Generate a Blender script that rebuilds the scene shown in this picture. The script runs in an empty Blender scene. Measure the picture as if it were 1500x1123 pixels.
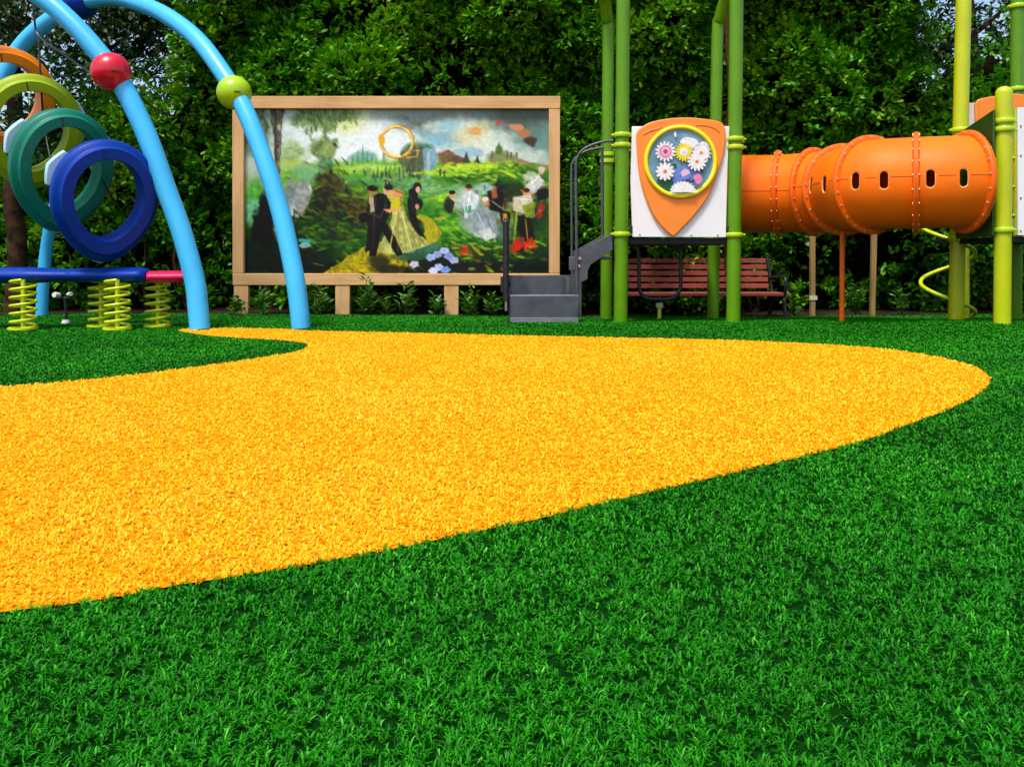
import bpy, math, random
import numpy as np
from mathutils import Vector, Matrix

# ------------------------------------------------------------------ camera, world, sun, exposure
scene = bpy.context.scene
F, CX, HY, CH = 1250.0, 750.0, 370.0, 0.62        # focal length (photo px), centre x, horizon row, eye height (m)
cam_d = bpy.data.cameras.new("camera")
cam = bpy.data.objects.new("camera", cam_d)
scene.collection.objects.link(cam)
cam.location = (0, 0, CH)
cam.rotation_euler = (math.radians(90), 0, 0)
cam_d.sensor_width = 36.0
cam_d.lens = 36.0 * F / 1500.0
cam_d.shift_y = -(561.5 - HY) / 1500.0
cam_d.clip_start = 0.05
cam_d.clip_end = 3000
scene.camera = cam

SUN_EL, SUN_AZ = math.radians(64), math.radians(-150)   # azimuth from +Y, clockwise: behind the camera, to its left
world = bpy.data.worlds.new("World")
scene.world = world
world.use_nodes = True
nt = world.node_tree
for n in list(nt.nodes): nt.nodes.remove(n)
sky = nt.nodes.new("ShaderNodeTexSky"); sky.sky_type = 'NISHITA'; sky.sun_disc = False
sky.sun_elevation = SUN_EL; sky.sun_rotation = SUN_AZ
sky.air_density = 1.0; sky.dust_density = 3.0; sky.ozone_density = 0.8
bg = nt.nodes.new("ShaderNodeBackground"); bg.inputs[1].default_value = 0.145
wo = nt.nodes.new("ShaderNodeOutputWorld")
nt.links.new(sky.outputs[0], bg.inputs[0]); nt.links.new(bg.outputs[0], wo.inputs[0])
sun_d = bpy.data.lights.new("sun", 'SUN'); sun_d.energy = 2.2; sun_d.angle = math.radians(10); sun_d.color = (1, .955, .88)
sun = bpy.data.objects.new("sun", sun_d); scene.collection.objects.link(sun)
sd = Vector((math.sin(SUN_AZ) * math.cos(SUN_EL), math.cos(SUN_AZ) * math.cos(SUN_EL), math.sin(SUN_EL)))
sun.rotation_euler = (-sd).to_track_quat('-Z', 'Y').to_euler()
scene.view_settings.view_transform = 'Standard'
scene.view_settings.look = 'None'
scene.view_settings.gamma = 1.0
scene.view_settings.exposure = 0.72

R = random.Random(7)
rng = np.random.default_rng(11)
PI = math.pi

# ------------------------------------------------------------------ helpers
def P(px, py, Y):
    return ((px - CX) * Y / F, Y, CH - (py - HY) * Y / F)

def sst(a, b, x):
    t = np.clip((np.asarray(x, float) - a) / (b - a), 0, 1)
    return t * t * (3 - 2 * t)

def gh(x, y):
    """height of the turf: level near the camera, falling a little towards the hedge, a low rise at the right"""
    dip = (0.04 + 0.05 * sst(-1.0, 1.0, x)) * sst(7.3, 9.6, y)
    rise = 0.06 * sst(2.6, 3.7, x) * sst(4.6, 6.7, y) * (1 - 0.7 * sst(6.8, 7.9, y))
    return rise - dip

def vnoise(x, y, z=0.0, seed=0):
    x = np.asarray(x, float); y = np.asarray(y, float); z = np.asarray(z, float) + 0 * x
    xi = np.floor(x).astype(np.int64); yi = np.floor(y).astype(np.int64); zi = np.floor(z).astype(np.int64)
    fx, fy, fz = x - xi, y - yi, z - zi
    fx = fx * fx * (3 - 2 * fx); fy = fy * fy * (3 - 2 * fy); fz = fz * fz * (3 - 2 * fz)
    def h(a, b, c):
        n = (a * 374761393 + b * 668265263 + c * 2147483647 + seed * 1274126177) & 0xFFFFFFFF
        n = ((n ^ (n >> 13)) * 1274126177) & 0xFFFFFFFF
        return ((n ^ (n >> 16)) & 0xFFFF) / 65535.0
    r = 0
    for dx in (0, 1):
        for dy in (0, 1):
            for dz in (0, 1):
                w = (fx if dx else 1 - fx) * (fy if dy else 1 - fy) * (fz if dz else 1 - fz)
                r = r + w * h(xi + dx, yi + dy, zi + dz)
    return r

def fbm(x, y, z=0.0, seed=0, o=3):
    r, a, t = 0, 1.0, 0
    for i in range(o):
        r = r + a * vnoise(np.asarray(x) * 2 ** i, np.asarray(y) * 2 ** i, np.asarray(z) * 2 ** i, seed + i); t += a; a *= .5
    return r / t

def catmull(pts, n):
    pts = [Vector(p) for p in pts]
    q = [2 * pts[0] - pts[1]] + pts + [2 * pts[-1] - pts[-2]]
    segs = len(pts) - 1
    out = []
    for i in range(n + 1):
        u = i / n * segs
        k = min(int(u), segs - 1); t = u - k
        a, b, c, d = q[k], q[k + 1], q[k + 2], q[k + 3]
        out.append(0.5 * ((2 * b) + (c - a) * t + (2 * a - 5 * b + 4 * c - d) * t * t + (3 * b - a - 3 * c + d) * t ** 3))
    return out

# ------------------------------------------------------------------ materials (all procedural)
def mat(name, rgb, rough=0.5, spec=0.5, var=0.06, scale=6.0, bump=0.0, bscale=60.0, metal=0.0, coat=0.0, dirt=0.0):
    m = bpy.data.materials.new(name); m.use_nodes = True
    t = m.node_tree; b = t.nodes["Principled BSDF"]
    b.inputs["Roughness"].default_value = rough
    b.inputs["Specular IOR Level"].default_value = spec
    b.inputs["Metallic"].default_value = metal
    if coat: b.inputs["Coat Weight"].default_value = coat; b.inputs["Coat Roughness"].default_value = .12
    co = t.nodes.new("ShaderNodeTexCoord")
    no = t.nodes.new("ShaderNodeTexNoise"); no.inputs["Scale"].default_value = scale; no.inputs["Detail"].default_value = 6
    t.links.new(co.outputs["Object"], no.inputs["Vector"])
    ra = t.nodes.new("ShaderNodeValToRGB")
    ra.color_ramp.elements[0].position = .3; ra.color_ramp.elements[1].position = .72
    ra.color_ramp.elements[0].color = (*[max(0, c * (1 - var * 1.6)) for c in rgb], 1)
    ra.color_ramp.elements[1].color = (*[min(1, c * (1 + var)) for c in rgb], 1)
    t.links.new(no.outputs["Fac"], ra.inputs["Fac"])
    col = ra.outputs["Color"]
    if dirt:
        n2 = t.nodes.new("ShaderNodeTexNoise"); n2.inputs["Scale"].default_value = scale * 4; n2.inputs["Detail"].default_value = 8
        t.links.new(co.outputs["Object"], n2.inputs["Vector"])
        r2 = t.nodes.new("ShaderNodeValToRGB"); r2.color_ramp.elements[0].position = .56; r2.color_ramp.elements[1].position = .78
        r2.color_ramp.elements[0].color = (0, 0, 0, 1); r2.color_ramp.elements[1].color = (dirt, dirt, dirt, 1)
        t.links.new(n2.outputs["Fac"], r2.inputs["Fac"])
        mx = t.nodes.new("ShaderNodeMix"); mx.data_type = 'RGBA'
        t.links.new(r2.outputs["Color"], mx.inputs[0]); t.links.new(col, mx.inputs[6]); mx.inputs[7].default_value = (.16, .13, .09, 1)
        col = mx.outputs[2]
    t.links.new(col, b.inputs["Base Color"])
    mr = t.nodes.new("ShaderNodeMapRange"); mr.inputs[3].default_value = rough * .8; mr.inputs[4].default_value = min(1, rough * 1.25)
    t.links.new(no.outputs["Fac"], mr.inputs[0]); t.links.new(mr.outputs[0], b.inputs["Roughness"])
    if bump:
        n3 = t.nodes.new("ShaderNodeTexNoise"); n3.inputs["Scale"].default_value = bscale; n3.inputs["Detail"].default_value = 4
        t.links.new(co.outputs["Object"], n3.inputs["Vector"])
        bp = t.nodes.new("ShaderNodeBump"); bp.inputs["Strength"].default_value = bump; bp.inputs["Distance"].default_value = .01
        t.links.new(n3.outputs["Fac"], bp.inputs["Height"]); t.links.new(bp.outputs[0], b.inputs["Normal"])
    return m

def wood_mat(name, c0, c1, axis=0, scale=1.0):
    m = bpy.data.materials.new(name); m.use_nodes = True
    t = m.node_tree; b = t.nodes["Principled BSDF"]; b.inputs["Roughness"].default_value = .7; b.inputs["Specular IOR Level"].default_value = .25
    co = t.nodes.new("ShaderNodeTexCoord"); mp = t.nodes.new("ShaderNodeMapping")
    s = [26 * scale] * 3; s[axis] = 1.6 * scale; mp.inputs["Scale"].default_value = s
    t.links.new(co.outputs["Object"], mp.inputs["Vector"])
    no = t.nodes.new("ShaderNodeTexNoise"); no.inputs["Scale"].default_value = 1.0; no.inputs["Detail"].default_value = 8; no.inputs["Distortion"].default_value = .6
    t.links.new(mp.outputs[0], no.inputs["Vector"])
    n2 = t.nodes.new("ShaderNodeTexNoise"); n2.inputs["Scale"].default_value = 2.2; n2.inputs["Detail"].default_value = 3
    t.links.new(co.outputs["Object"], n2.inputs["Vector"])
    ad = t.nodes.new("ShaderNodeMath"); ad.operation = 'MULTIPLY_ADD'; ad.inputs[1].default_value = .6
    t.links.new(no.outputs["Fac"], ad.inputs[0]); m2 = t.nodes.new("ShaderNodeMath"); m2.operation = 'MULTIPLY'; m2.inputs[1].default_value = .4
    t.links.new(n2.outputs["Fac"], m2.inputs[0]); t.links.new(m2.outputs[0], ad.inputs[2])
    ra = t.nodes.new("ShaderNodeValToRGB"); ra.color_ramp.elements[0].position = .32; ra.color_ramp.elements[1].position = .62
    ra.color_ramp.elements[0].color = (*c0, 1); ra.color_ramp.elements[1].color = (*c1, 1)
    t.links.new(ad.outputs[0], ra.inputs[0])
    vo = t.nodes.new("ShaderNodeTexVoronoi"); vo.inputs["Scale"].default_value = 2.3       # knots
    t.links.new(co.outputs["Object"], vo.inputs["Vector"])
    kr = t.nodes.new("ShaderNodeMapRange"); kr.inputs[1].default_value = .03; kr.inputs[2].default_value = .055; kr.inputs[3].default_value = .75; kr.inputs[4].default_value = 0
    t.links.new(vo.outputs["Distance"], kr.inputs[0])
    mx = t.nodes.new("ShaderNodeMix"); mx.data_type = 'RGBA'; mx.inputs[7].default_value = (.12, .055, .02, 1)
    t.links.new(kr.outputs[0], mx.inputs[0]); t.links.new(ra.outputs[0], mx.inputs[6])
    t.links.new(mx.outputs[2], b.inputs["Base Color"])
    bp = t.nodes.new("ShaderNodeBump"); bp.inputs["Strength"].default_value = .25; bp.inputs["Distance"].default_value = .004
    t.links.new(no.outputs["Fac"], bp.inputs["Height"]); t.links.new(bp.outputs[0], b.inputs["Normal"])
    return m

def tint_mat(name, stops, rough=.5, spec=.4, trans=0.0):
    """colour picked per blade or leaf from a ramp by its own 'tint' value"""
    m = bpy.data.materials.new(name); m.use_nodes = True
    t = m.node_tree; b = t.nodes["Principled BSDF"]
    b.inputs["Roughness"].default_value = rough; b.inputs["Specular IOR Level"].default_value = spec
    at = t.nodes.new("ShaderNodeAttribute"); at.attribute_name = "tint"
    ra = t.nodes.new("ShaderNodeValToRGB")
    e = ra.color_ramp.elements
    e[0].position, e[0].color = stops[0][0], (*stops[0][1], 1)
    e[1].position, e[1].color = stops[-1][0], (*stops[-1][1], 1)
    for p, c in stops[1:-1]:
        k = e.new(p); k.color = (*c, 1)
    t.links.new(at.outputs["Fac"], ra.inputs["Fac"]); t.links.new(ra.outputs["Color"], b.inputs["Base Color"])
    if trans:
        tr = t.nodes.new("ShaderNodeBsdfTranslucent"); t.links.new(ra.outputs["Color"], tr.inputs["Color"])
        mx = t.nodes.new("ShaderNodeMixShader"); mx.inputs[0].default_value = trans
        t.links.new(b.outputs[0], mx.inputs[1]); t.links.new(tr.outputs[0], mx.inputs[2])
        t.links.new(mx.outputs[0], t.nodes["Material Output"].inputs["Surface"])
    return m

M = {}
M['sky_blue'] = mat("sky_blue_paint", (.050, .45, .82), .3, .4, .05, 3, .05, 30, coat=.1)
M['pale_blue'] = mat("pale_blue_plastic", (.42, .68, .82), .4, .5, .08, 9)
M['red'] = mat("red_plastic", (.56, .004, .02), .25, .5, .05, 5, coat=.1)
M['apple'] = mat("apple_green_plastic", (.34, .56, .004), .28, .45, .05, 5, coat=.1)
M['royal'] = mat("royal_blue_plastic", (.000, .034, .30), .42, .2, .1, 4, .06, 40)
M['sea'] = mat("sea_green_plastic", (.002, .17, .11), .4, .3, .1, 4, .06, 40)
M['olive'] = mat("olive_lime_plastic", (.28, .40, .004), .4, .3, .08, 4, .06, 40)
M['orange_ring'] = mat("orange_plastic", (.92, .25, .002), .4, .3, .06, 4, .06, 40)
M['magenta'] = mat("magenta_plastic", (.64, .006, .09), .32, .4, .08, 5)
M['spring'] = mat("lime_spring_paint", (.58, .68, .006), .35, .5, .08, 12)
M['post'] = mat("leaf_green_paint", (.10, .265, .004), .24, .3, .08, 5, .03, 30, dirt=.10)
M['post_lime'] = mat("lime_paint", (.46, .54, .003), .26, .4, .05, 5, .04, 30, coat=.1, dirt=.10)
M['collar'] = mat("collar_lime_paint", (.42, .62, .006), .28, .4, .05, 5, coat=.1)
M['tunnel'] = mat("tunnel_orange_plastic", (.86, .160, .002), .5, .22, .07, 3.5, .05, 25, coat=.0, dirt=.06)
M['slot_rim'] = mat("pale_slot_edge", (.80, .38, .12), .5, .4, .1, 20)  # paler orange than the tunnel wall
M['tunnel_rim'] = mat("tunnel_flange_plastic", (.84, .135, .001), .45, .3, .08, 8)
M['bolt'] = mat("bolt_steel", (.60, .40, .28), .35, .5, .3, 30, metal=.3)
M['white'] = mat("white_panel_plastic", (.78, .78, .80), .45, .45, .03, 4, .03, 60, dirt=.05)
M['shield'] = mat("shield_orange_plastic", (.86, .235, .02), .42, .5, .05, 6, .05, 60)
M['ring_yellow'] = mat("yellow_plastic", (.80, .72, .01), .4, .5, .05, 8)
M['grey_metal'] = mat("charcoal_metal", (.060, .068, .085), .38, .5, .2, 9, .06, 80, dirt=.18)
M['step_edge'] = mat("worn_step_edge", (.16, .17, .20), .45, .5, .2, 14, .08, 80)
M['black_metal'] = mat("black_metal", (.012, .013, .017), .35, .5, .2, 20)
M['deck'] = mat("dark_deck_coating", (.012, .012, .013), .6, .3, .3, 12)
M['dark_green'] = mat("dark_green_plastic", (.022, .085, .010), .4, .4, .1, 6)
M['mid_green'] = mat("mid_green_plastic", (.07, .32, .05), .4, .4, .1, 6)
M['bench_slat'] = mat("maroon_slat_paint", (.36, .075, .06), .5, .4, .15, 9, .1, 90)
M['timber_x'] = wood_mat("pine_timber_horizontal", (.50, .27, .10), (.68, .42, .19), 0)
M['timber_z'] = wood_mat("pine_timber_upright", (.50, .27, .10), (.68, .42, .19), 2)
M['stake'] = wood_mat("stake_timber", (.22, .13, .04), (.36, .24, .09), 2)
M['bark'] = mat("tree_bark", (.055, .028, .014), .9, .1, .5, 9, .9, 22)
M['soil'] = mat("soil", (.030, .020, .012), .95, .1, .5, 4, .8, 18)
M['turf_base'] = mat("green_turf_backing", (.003, .030, .003), 1.0, .0, .35, 60)
M['path_base'] = mat("yellow_turf_backing", (.72, .27, .003), 1.0, .0, .3, 60)
M['core_shade'] = mat("hedge_core_painted_shade", (.006, .008, .003), 1.0, .0, .4, 8, .8, 14)  # near-black colour stands in for the shade inside the hedge
M['lamp_white'] = mat("white_plastic", (.75, .75, .73), .4, .5, .05, 10)
M['tag'] = mat("cream_plastic_tag", (.6, .6, .42), .5, .4, .1, 20)
M['turf'] = tint_mat("green_turf_blades", [(0, (.005, .09, .001)), (.5, (.014, .235, .002)), (.85, (.045, .40, .008)), (1, (.15, .50, .07))], .5, .14, .2)
M['turf_yellow'] = tint_mat("yellow_turf_blades", [(0, (.94, .49, .006)), (.5, (.96, .57, .012)), (.85, (.97, .64, .04)), (1, (.97, .75, .20))], .55, .15, .3)
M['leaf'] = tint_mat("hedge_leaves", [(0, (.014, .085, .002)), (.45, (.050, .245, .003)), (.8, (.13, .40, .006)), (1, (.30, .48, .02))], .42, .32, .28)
M['leaf_back'] = tint_mat("far_tree_leaves", [(0, (.010, .035, .006)), (.5, (.022, .075, .010)), (.85, (.05, .12, .016)), (1, (.15, .14, .03))], .45, .35, .15)
M['leaf_young'] = tint_mat("young_plant_leaves", [(0, (.02, .10, .006)), (.6, (.06, .21, .012)), (1, (.14, .30, .03))], .4, .4, .2)

# ------------------------------------------------------------------ mesh builder
class MB:
    def __init__(self): self.v = []; self.f = []; self.mi = []; self.cur = 0
    def add(self, vs, fs):
        o = len(self.v); self.v += [tuple(p) for p in vs]
        self.f += [tuple(i + o for i in f) for f in fs]; self.mi += [self.cur] * len(fs)
        return self
    def box(self, a, b):
        (x0, y0, z0), (x1, y1, z1) = a, b
        vs = [(x0, y0, z0), (x1, y0, z0), (x1, y1, z0), (x0, y1, z0), (x0, y0, z1), (x1, y0, z1), (x1, y1, z1), (x0, y1, z1)]
        return self.add(vs, [(0, 3, 2, 1), (4, 5, 6, 7), (0, 1, 5, 4), (1, 2, 6, 5), (2, 3, 7, 6), (3, 0, 4, 7)])
    def tube(self, pts, rad, n=20, caps=True, squash=None):
        pts = [Vector(p) for p in pts]; k = len(pts)
        rs = rad if hasattr(rad, '__len__') else [rad] * k
        up = None; vs = []; fs = []
        for i, p in enumerate(pts):
            t = (pts[min(i + 1, k - 1)] - pts[max(i - 1, 0)]).normalized()
            if up is None:
                up = Vector((0, 0, 1)) if abs(t.z) < .9 else Vector((1, 0, 0))
            s = t.cross(up).normalized(); up = s.cross(t).normalized()
            for j in range(n):
                a = 2 * PI * j / n
                ss = squash or 1.0
                vs.append(p + (s * math.cos(a) * ss + up * math.sin(a)) * rs[i])
        for i in range(k - 1):
            for j in range(n):
                a, b = i * n + j, i * n + (j + 1) % n
                fs.append((a, b, b + n, a + n))
        if caps:
            fs.append(tuple(range(n - 1, -1, -1))); fs.append(tuple((k - 1) * n + j for j in range(n)))
        return self.add(vs, fs)
    def lathe(self, prof, base=(0, 0, 0), axis=(0, 0, 1), n=32):
        ax = Vector(axis).normalized(); b0 = Vector(base)
        s = ax.orthogonal().normalized(); u = ax.cross(s)
        vs, fs = [], []
        for r, h in prof:
            for j in range(n):
                a = 2 * PI * j / n
                vs.append(b0 + ax * h + (s * math.cos(a) + u * math.sin(a)) * max(r, 1e-4))
        for i in range(len(prof) - 1):
            for j in range(n):
                a, b = i * n + j, i * n + (j + 1) % n
                fs.append((a, b, b + n, a + n))
        return self.add(vs, fs)
    def ball(self, c, r, n=32, ax=(0, 0, 1)):
        return self.lathe([(r * math.sin(PI * i / 20), -r * math.cos(PI * i / 20)) for i in range(21)], c, ax, n)
    def prism(self, outline, d0, d1, to3):
        """outline in (a, b), extruded from depth d0 to d1; to3(a, b, d) gives the point"""
        n = len(outline)
        vs = [to3(a, b, d0) for a, b in outline] + [to3(a, b, d1) for a, b in outline]
        fs = [tuple(range(n)), tuple(range(2 * n - 1, n - 1, -1))]
        for i in range(n):
            j = (i + 1) % n
            fs.append((i, i + n, j + n, j))
        return self.add(vs, fs)
    def build(self, name, m, parent=None, bevel=0, smooth=True, angle=38):
        me = bpy.data.meshes.new(name); me.from_pydata([tuple(p) for p in self.v], [], self.f)
        ms = m if isinstance(m, (list, tuple)) else [m]
        for x in ms: me.materials.append(x)
        if len(ms) > 1: me.polygons.foreach_set('material_index', self.mi)
        import bmesh
        bm = bmesh.new(); bm.from_mesh(me); bmesh.ops.recalc_face_normals(bm, faces=bm.faces)
        if smooth:
            for f in bm.faces: f.smooth = True
            for e in bm.edges:
                if len(e.link_faces) == 2 and e.calc_face_angle(0) > math.radians(angle): e.smooth = False
        bm.to_mesh(me); bm.free()
        o = bpy.data.objects.new(name, me); scene.collection.objects.link(o)
        if parent is not None:
            o.parent = parent
            bpy.context.view_layer.update()
            o.matrix_parent_inverse = world_of(parent).inverted()
        if bevel:
            md = o.modifiers.new("bevel", 'BEVEL'); md.width = bevel; md.segments = 2; md.limit_method = 'ANGLE'; md.angle_limit = math.radians(40)
        return o

def world_of(o):
    m = o.matrix_basis.copy()
    if o.parent: m = world_of(o.parent) @ o.matrix_parent_inverse @ m
    return m

def raw_mesh(name, verts, faces_flat, sizes, m, tint=None, smooth=False, parent=None):
    """fast mesh from numpy arrays"""
    me = bpy.data.meshes.new(name)
    me.vertices.add(len(verts)); me.vertices.foreach_set('co', np.asarray(verts, np.float32).ravel())
    me.loops.add(len(faces_flat)); me.loops.foreach_set('vertex_index', np.asarray(faces_flat, np.int32))
    st = np.concatenate([[0], np.cumsum(sizes)[:-1]]).astype(np.int32)
    me.polygons.add(len(sizes)); me.polygons.foreach_set('loop_start', st)
    me.polygons.foreach_set('loop_total', np.asarray(sizes, np.int32))
    if smooth: me.polygons.foreach_set('use_smooth', np.ones(len(sizes), bool))
    me.update(calc_edges=True)
    if tint is not None:
        a = me.attributes.new('tint', 'FLOAT', 'POINT'); a.data.foreach_set('value', np.asarray(tint, np.float32))
    me.materials.append(m)
    o = bpy.data.objects.new(name, me); scene.collection.objects.link(o)
    if parent is not None:
        o.parent = parent; o.matrix_parent_inverse = world_of(parent).inverted()
    return o

def tag(o, label=None, cat=None, group=None, kind=None):
    if label: o['label'] = label
    if cat: o['category'] = cat
    if group: o['group'] = group
    if kind: o['kind'] = kind
    return o

def thing(name, loc, label, cat, group=None):
    o = bpy.data.objects.new(name, None); scene.collection.objects.link(o)
    o.location = loc; o.empty_display_size = .1
    return tag(o, label, cat, group)

# ------------------------------------------------------------------ ground, lawn, path (setting)
def grid_sheet(name, xs, ys, zf, m, kind='structure'):
    X, Y = np.meshgrid(xs, ys); Z = zf(X, Y)
    v = np.stack([X, Y, Z], -1).reshape(-1, 3)
    nx, ny = len(xs), len(ys)
    i, j = np.meshgrid(np.arange(nx - 1), np.arange(ny - 1)); a = (j * nx + i).ravel()
    f = np.stack([a, a + 1, a + 1 + nx, a + nx], 1)
    o = raw_mesh(name, v, f.ravel(), np.full(len(f), 4), m, smooth=True)
    o['kind'] = kind
    return o

gx = np.concatenate([[-400, -120, -40, -15], np.linspace(-9, 9, 73), [15, 40, 120, 400]])
gy = np.concatenate([[-400, -100, -20, -4], np.linspace(-2, 14, 81), [20, 50, 150, 600, 1500]])
grid_sheet("ground", gx, gy, lambda x, y: gh(x, y) - .012, M['soil'])

def lawn_edge(x):       # far edge of the turf
    return 9.15 + .10 * np.sin(x * 1.3) + .35 * sst(.2, 1.2, x)

xs = np.linspace(-9, 9, 145); tt = np.linspace(0, 1, 90)
Xg = np.repeat(xs[None], 90, 0); Yg = -1.5 + tt[:, None] * (lawn_edge(xs)[None] + 1.5)
vv = np.stack([Xg, Yg, gh(Xg, Yg) - .006], -1).reshape(-1, 3)
i, j = np.meshgrid(np.arange(144), np.arange(89)); a = (j * 145 + i).ravel()
ff = np.stack([a, a + 1, a + 146, a + 145], 1)
lawn = raw_mesh("lawn", vv, ff.ravel(), np.full(len(ff), 4), M['turf_base'], smooth=True); lawn['kind'] = 'structure'

edge_px = [(0, 894), (151, 875), (264, 854), (377, 837), (500, 816), (600, 797), (690, 778), (780, 760), (900, 731), (1036, 700),
           (1156, 672), (1252, 648), (1332, 620), (1400, 594), (1436, 574), (1450, 558), (1444, 546), (1420, 534), (1360, 520),
           (1280, 509), (1172, 502), (1040, 497), (900, 494), (750, 491), (600, 487), (460, 484), (400, 481), (300, 480), (262, 483),
           (290, 489), (340, 494), (400, 497), (440, 501), (452, 506), (435, 514), (380, 524), (300, 535), (200, 548), (100, 558), (0, 566)]
path_pts = []
for px, py in edge_px:
    Y = CH * F / (py - HY); path_pts.append(((px - CX) * Y / F, Y))
path_pts = [(-4.2, .62), (-2.6, .98), (-1.6, 1.25)] + path_pts + [(-3.1, 3.76), (-4.2, 3.45)]
sp = catmull([(x, y, 0) for x, y in path_pts], 420)
poly = np.array([(p.x, p.y) for p in sp])

def in_poly(x, y, pl):
    inside = np.zeros(x.shape, bool)
    x0, y0 = pl[-1]
    for x1, y1 in pl:
        c = ((y1 > y) != (y0 > y))
        if y1 != y0:
            inside ^= c & (x < (x0 - x1) * (y - y1) / (y0 - y1) + x1)
        x0, y0 = x1, y1
    return inside

pb = MB(); pb.add([(x, y, -.002) for x, y in poly], [tuple(range(len(poly)))])
path = pb.build("path", M['path_base'], smooth=False); path['kind'] = 'structure'

# ------------------------------------------------------------------ turf blades
NB = 560000
ygrid = np.linspace(.62, 9.6, 600)
dens = 140000 * np.maximum(ygrid, 1.0) ** -1.45 * 2 * (.62 * ygrid + .8)
cdf = np.cumsum(dens); NB = int(np.sum(dens) * (ygrid[1] - ygrid[0])); cdf /= cdf[-1]
by = np.interp(rng.random(NB), cdf, ygrid)
bx = (rng.random(NB) * 2 - 1) * (.62 * by + .8)
ok = by < lawn_edge(bx) + rng.normal(0, .02, NB)
bx, by = bx[ok], by[ok]
# gather the blades in loose tufts
k = bx.size
cell = .0115 * np.maximum(by, 1) ** .5
tx, ty = (np.floor(bx / cell) + .5) * cell, (np.floor(by / cell) + .5) * cell
tj = vnoise(np.floor(bx / cell) * .9, np.floor(by / cell) * .9, 0, 3) * .7 + .25
jx = (vnoise(np.floor(bx / cell) * 1.7, np.floor(by / cell) * 1.7, 0, 31) - .5) * cell; jy = (vnoise(np.floor(bx / cell) * 1.7, np.floor(by / cell) * 1.7, 9, 32) - .5) * cell
bx = bx + (tx + jx - bx) * tj * .3; by = by + (ty + jy - by) * tj * .3
lat = .0080 * np.maximum(by, 1) ** .3
hole = vnoise(bx / lat, by / lat, 0, 61)
yel = in_poly(bx + rng.normal(0, .004, k), by + rng.normal(0, .004, k), poly)

def blade_mesh(name, x, y, m, length, width, lean_lo, lean_hi, kind_label, seed):
    n = x.size; r = np.random.default_rng(seed)
    az = r.random(n) * 2 * PI
    far = sst(2.5, 7.0, y)
    patch = fbm(x * 2.1, y * 2.1, 0, seed, 3)
    L = length * (.6 + .8 * r.random(n)) * (.85 + .3 * patch) * (1 - .2 * far)
    w = width * np.maximum(y, 1.0) ** .72 * (.7 + .6 * r.random(n)) * .5
    dx, dy = np.cos(az), np.sin(az)
    tw = az + PI / 2 + r.normal(0, .45, n)
    wx, wy = np.cos(tw) * w, np.sin(tw) * w
    a1 = lean_lo + .5 * r.random(n); a2 = a1 + (.25 + .9 * r.random(n)) * lean_hi; a3 = a2 + (.2 + 1.0 * r.random(n)) * lean_hi
    V = np.empty((n, 7, 3), np.float32)
    h = np.zeros(n); z = gh(x, y) - .007
    def put(q, k):
        for sg in (0, 1):
            V[:, q + sg, 0] = x + dx * h + wx * k * (2 * sg - 1); V[:, q + sg, 1] = y + dy * h + wy * k * (2 * sg - 1); V[:, q + sg, 2] = z
    put(0, .8)
    h = h + np.sin(a1) * L * .40; z = z + np.cos(a1) * L * .40; put(2, 1.0)
    h = h + np.sin(a2) * L * .34; z = z + np.cos(a2) * L * .34; put(4, .8)
    h = h + np.sin(a3) * L * .26; z = z + np.cos(a3) * L * .26
    V[:, 6, 0], V[:, 6, 1], V[:, 6, 2] = x + dx * h, y + dy * h, z
    base = (np.arange(n) * 7)[:, None]
    fa = np.concatenate([base + np.array([[0, 1, 3, 2]]), base + np.array([[2, 3, 5, 4]]), base + np.array([[4, 5, 6]])], 1).ravel()
    sz = np.tile([4, 4, 3], n)
    tint = np.clip(.45 * patch + .1 + r.normal(.16, 1, n) * (.22 - .08 * far), 0, 1)
    o = raw_mesh(name, V.reshape(-1, 3), fa, sz, m, np.repeat(tint, 7), smooth=True)
    o['kind'] = 'stuff'
    tag(o, kind_label, 'turf')
    return o
keep_g = ~yel & ((hole > .47 - .12 * sst(2.5, 6, by)) | (rng.random(k) < .02)); keep_y = yel & ((hole > .40 - .12 * sst(2.5, 6, by)) | (rng.random(k) < .08))
blade_mesh("green_turf", bx[keep_g], by[keep_g], M['turf'], .0160, .0024, .02, .95, "short bright green artificial grass covering the playground floor", 21)
blade_mesh("yellow_turf", bx[keep_y], by[keep_y], M['turf_yellow'], .0170, .0026, .02, .95, "golden yellow artificial grass of the curved path", 22)

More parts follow.
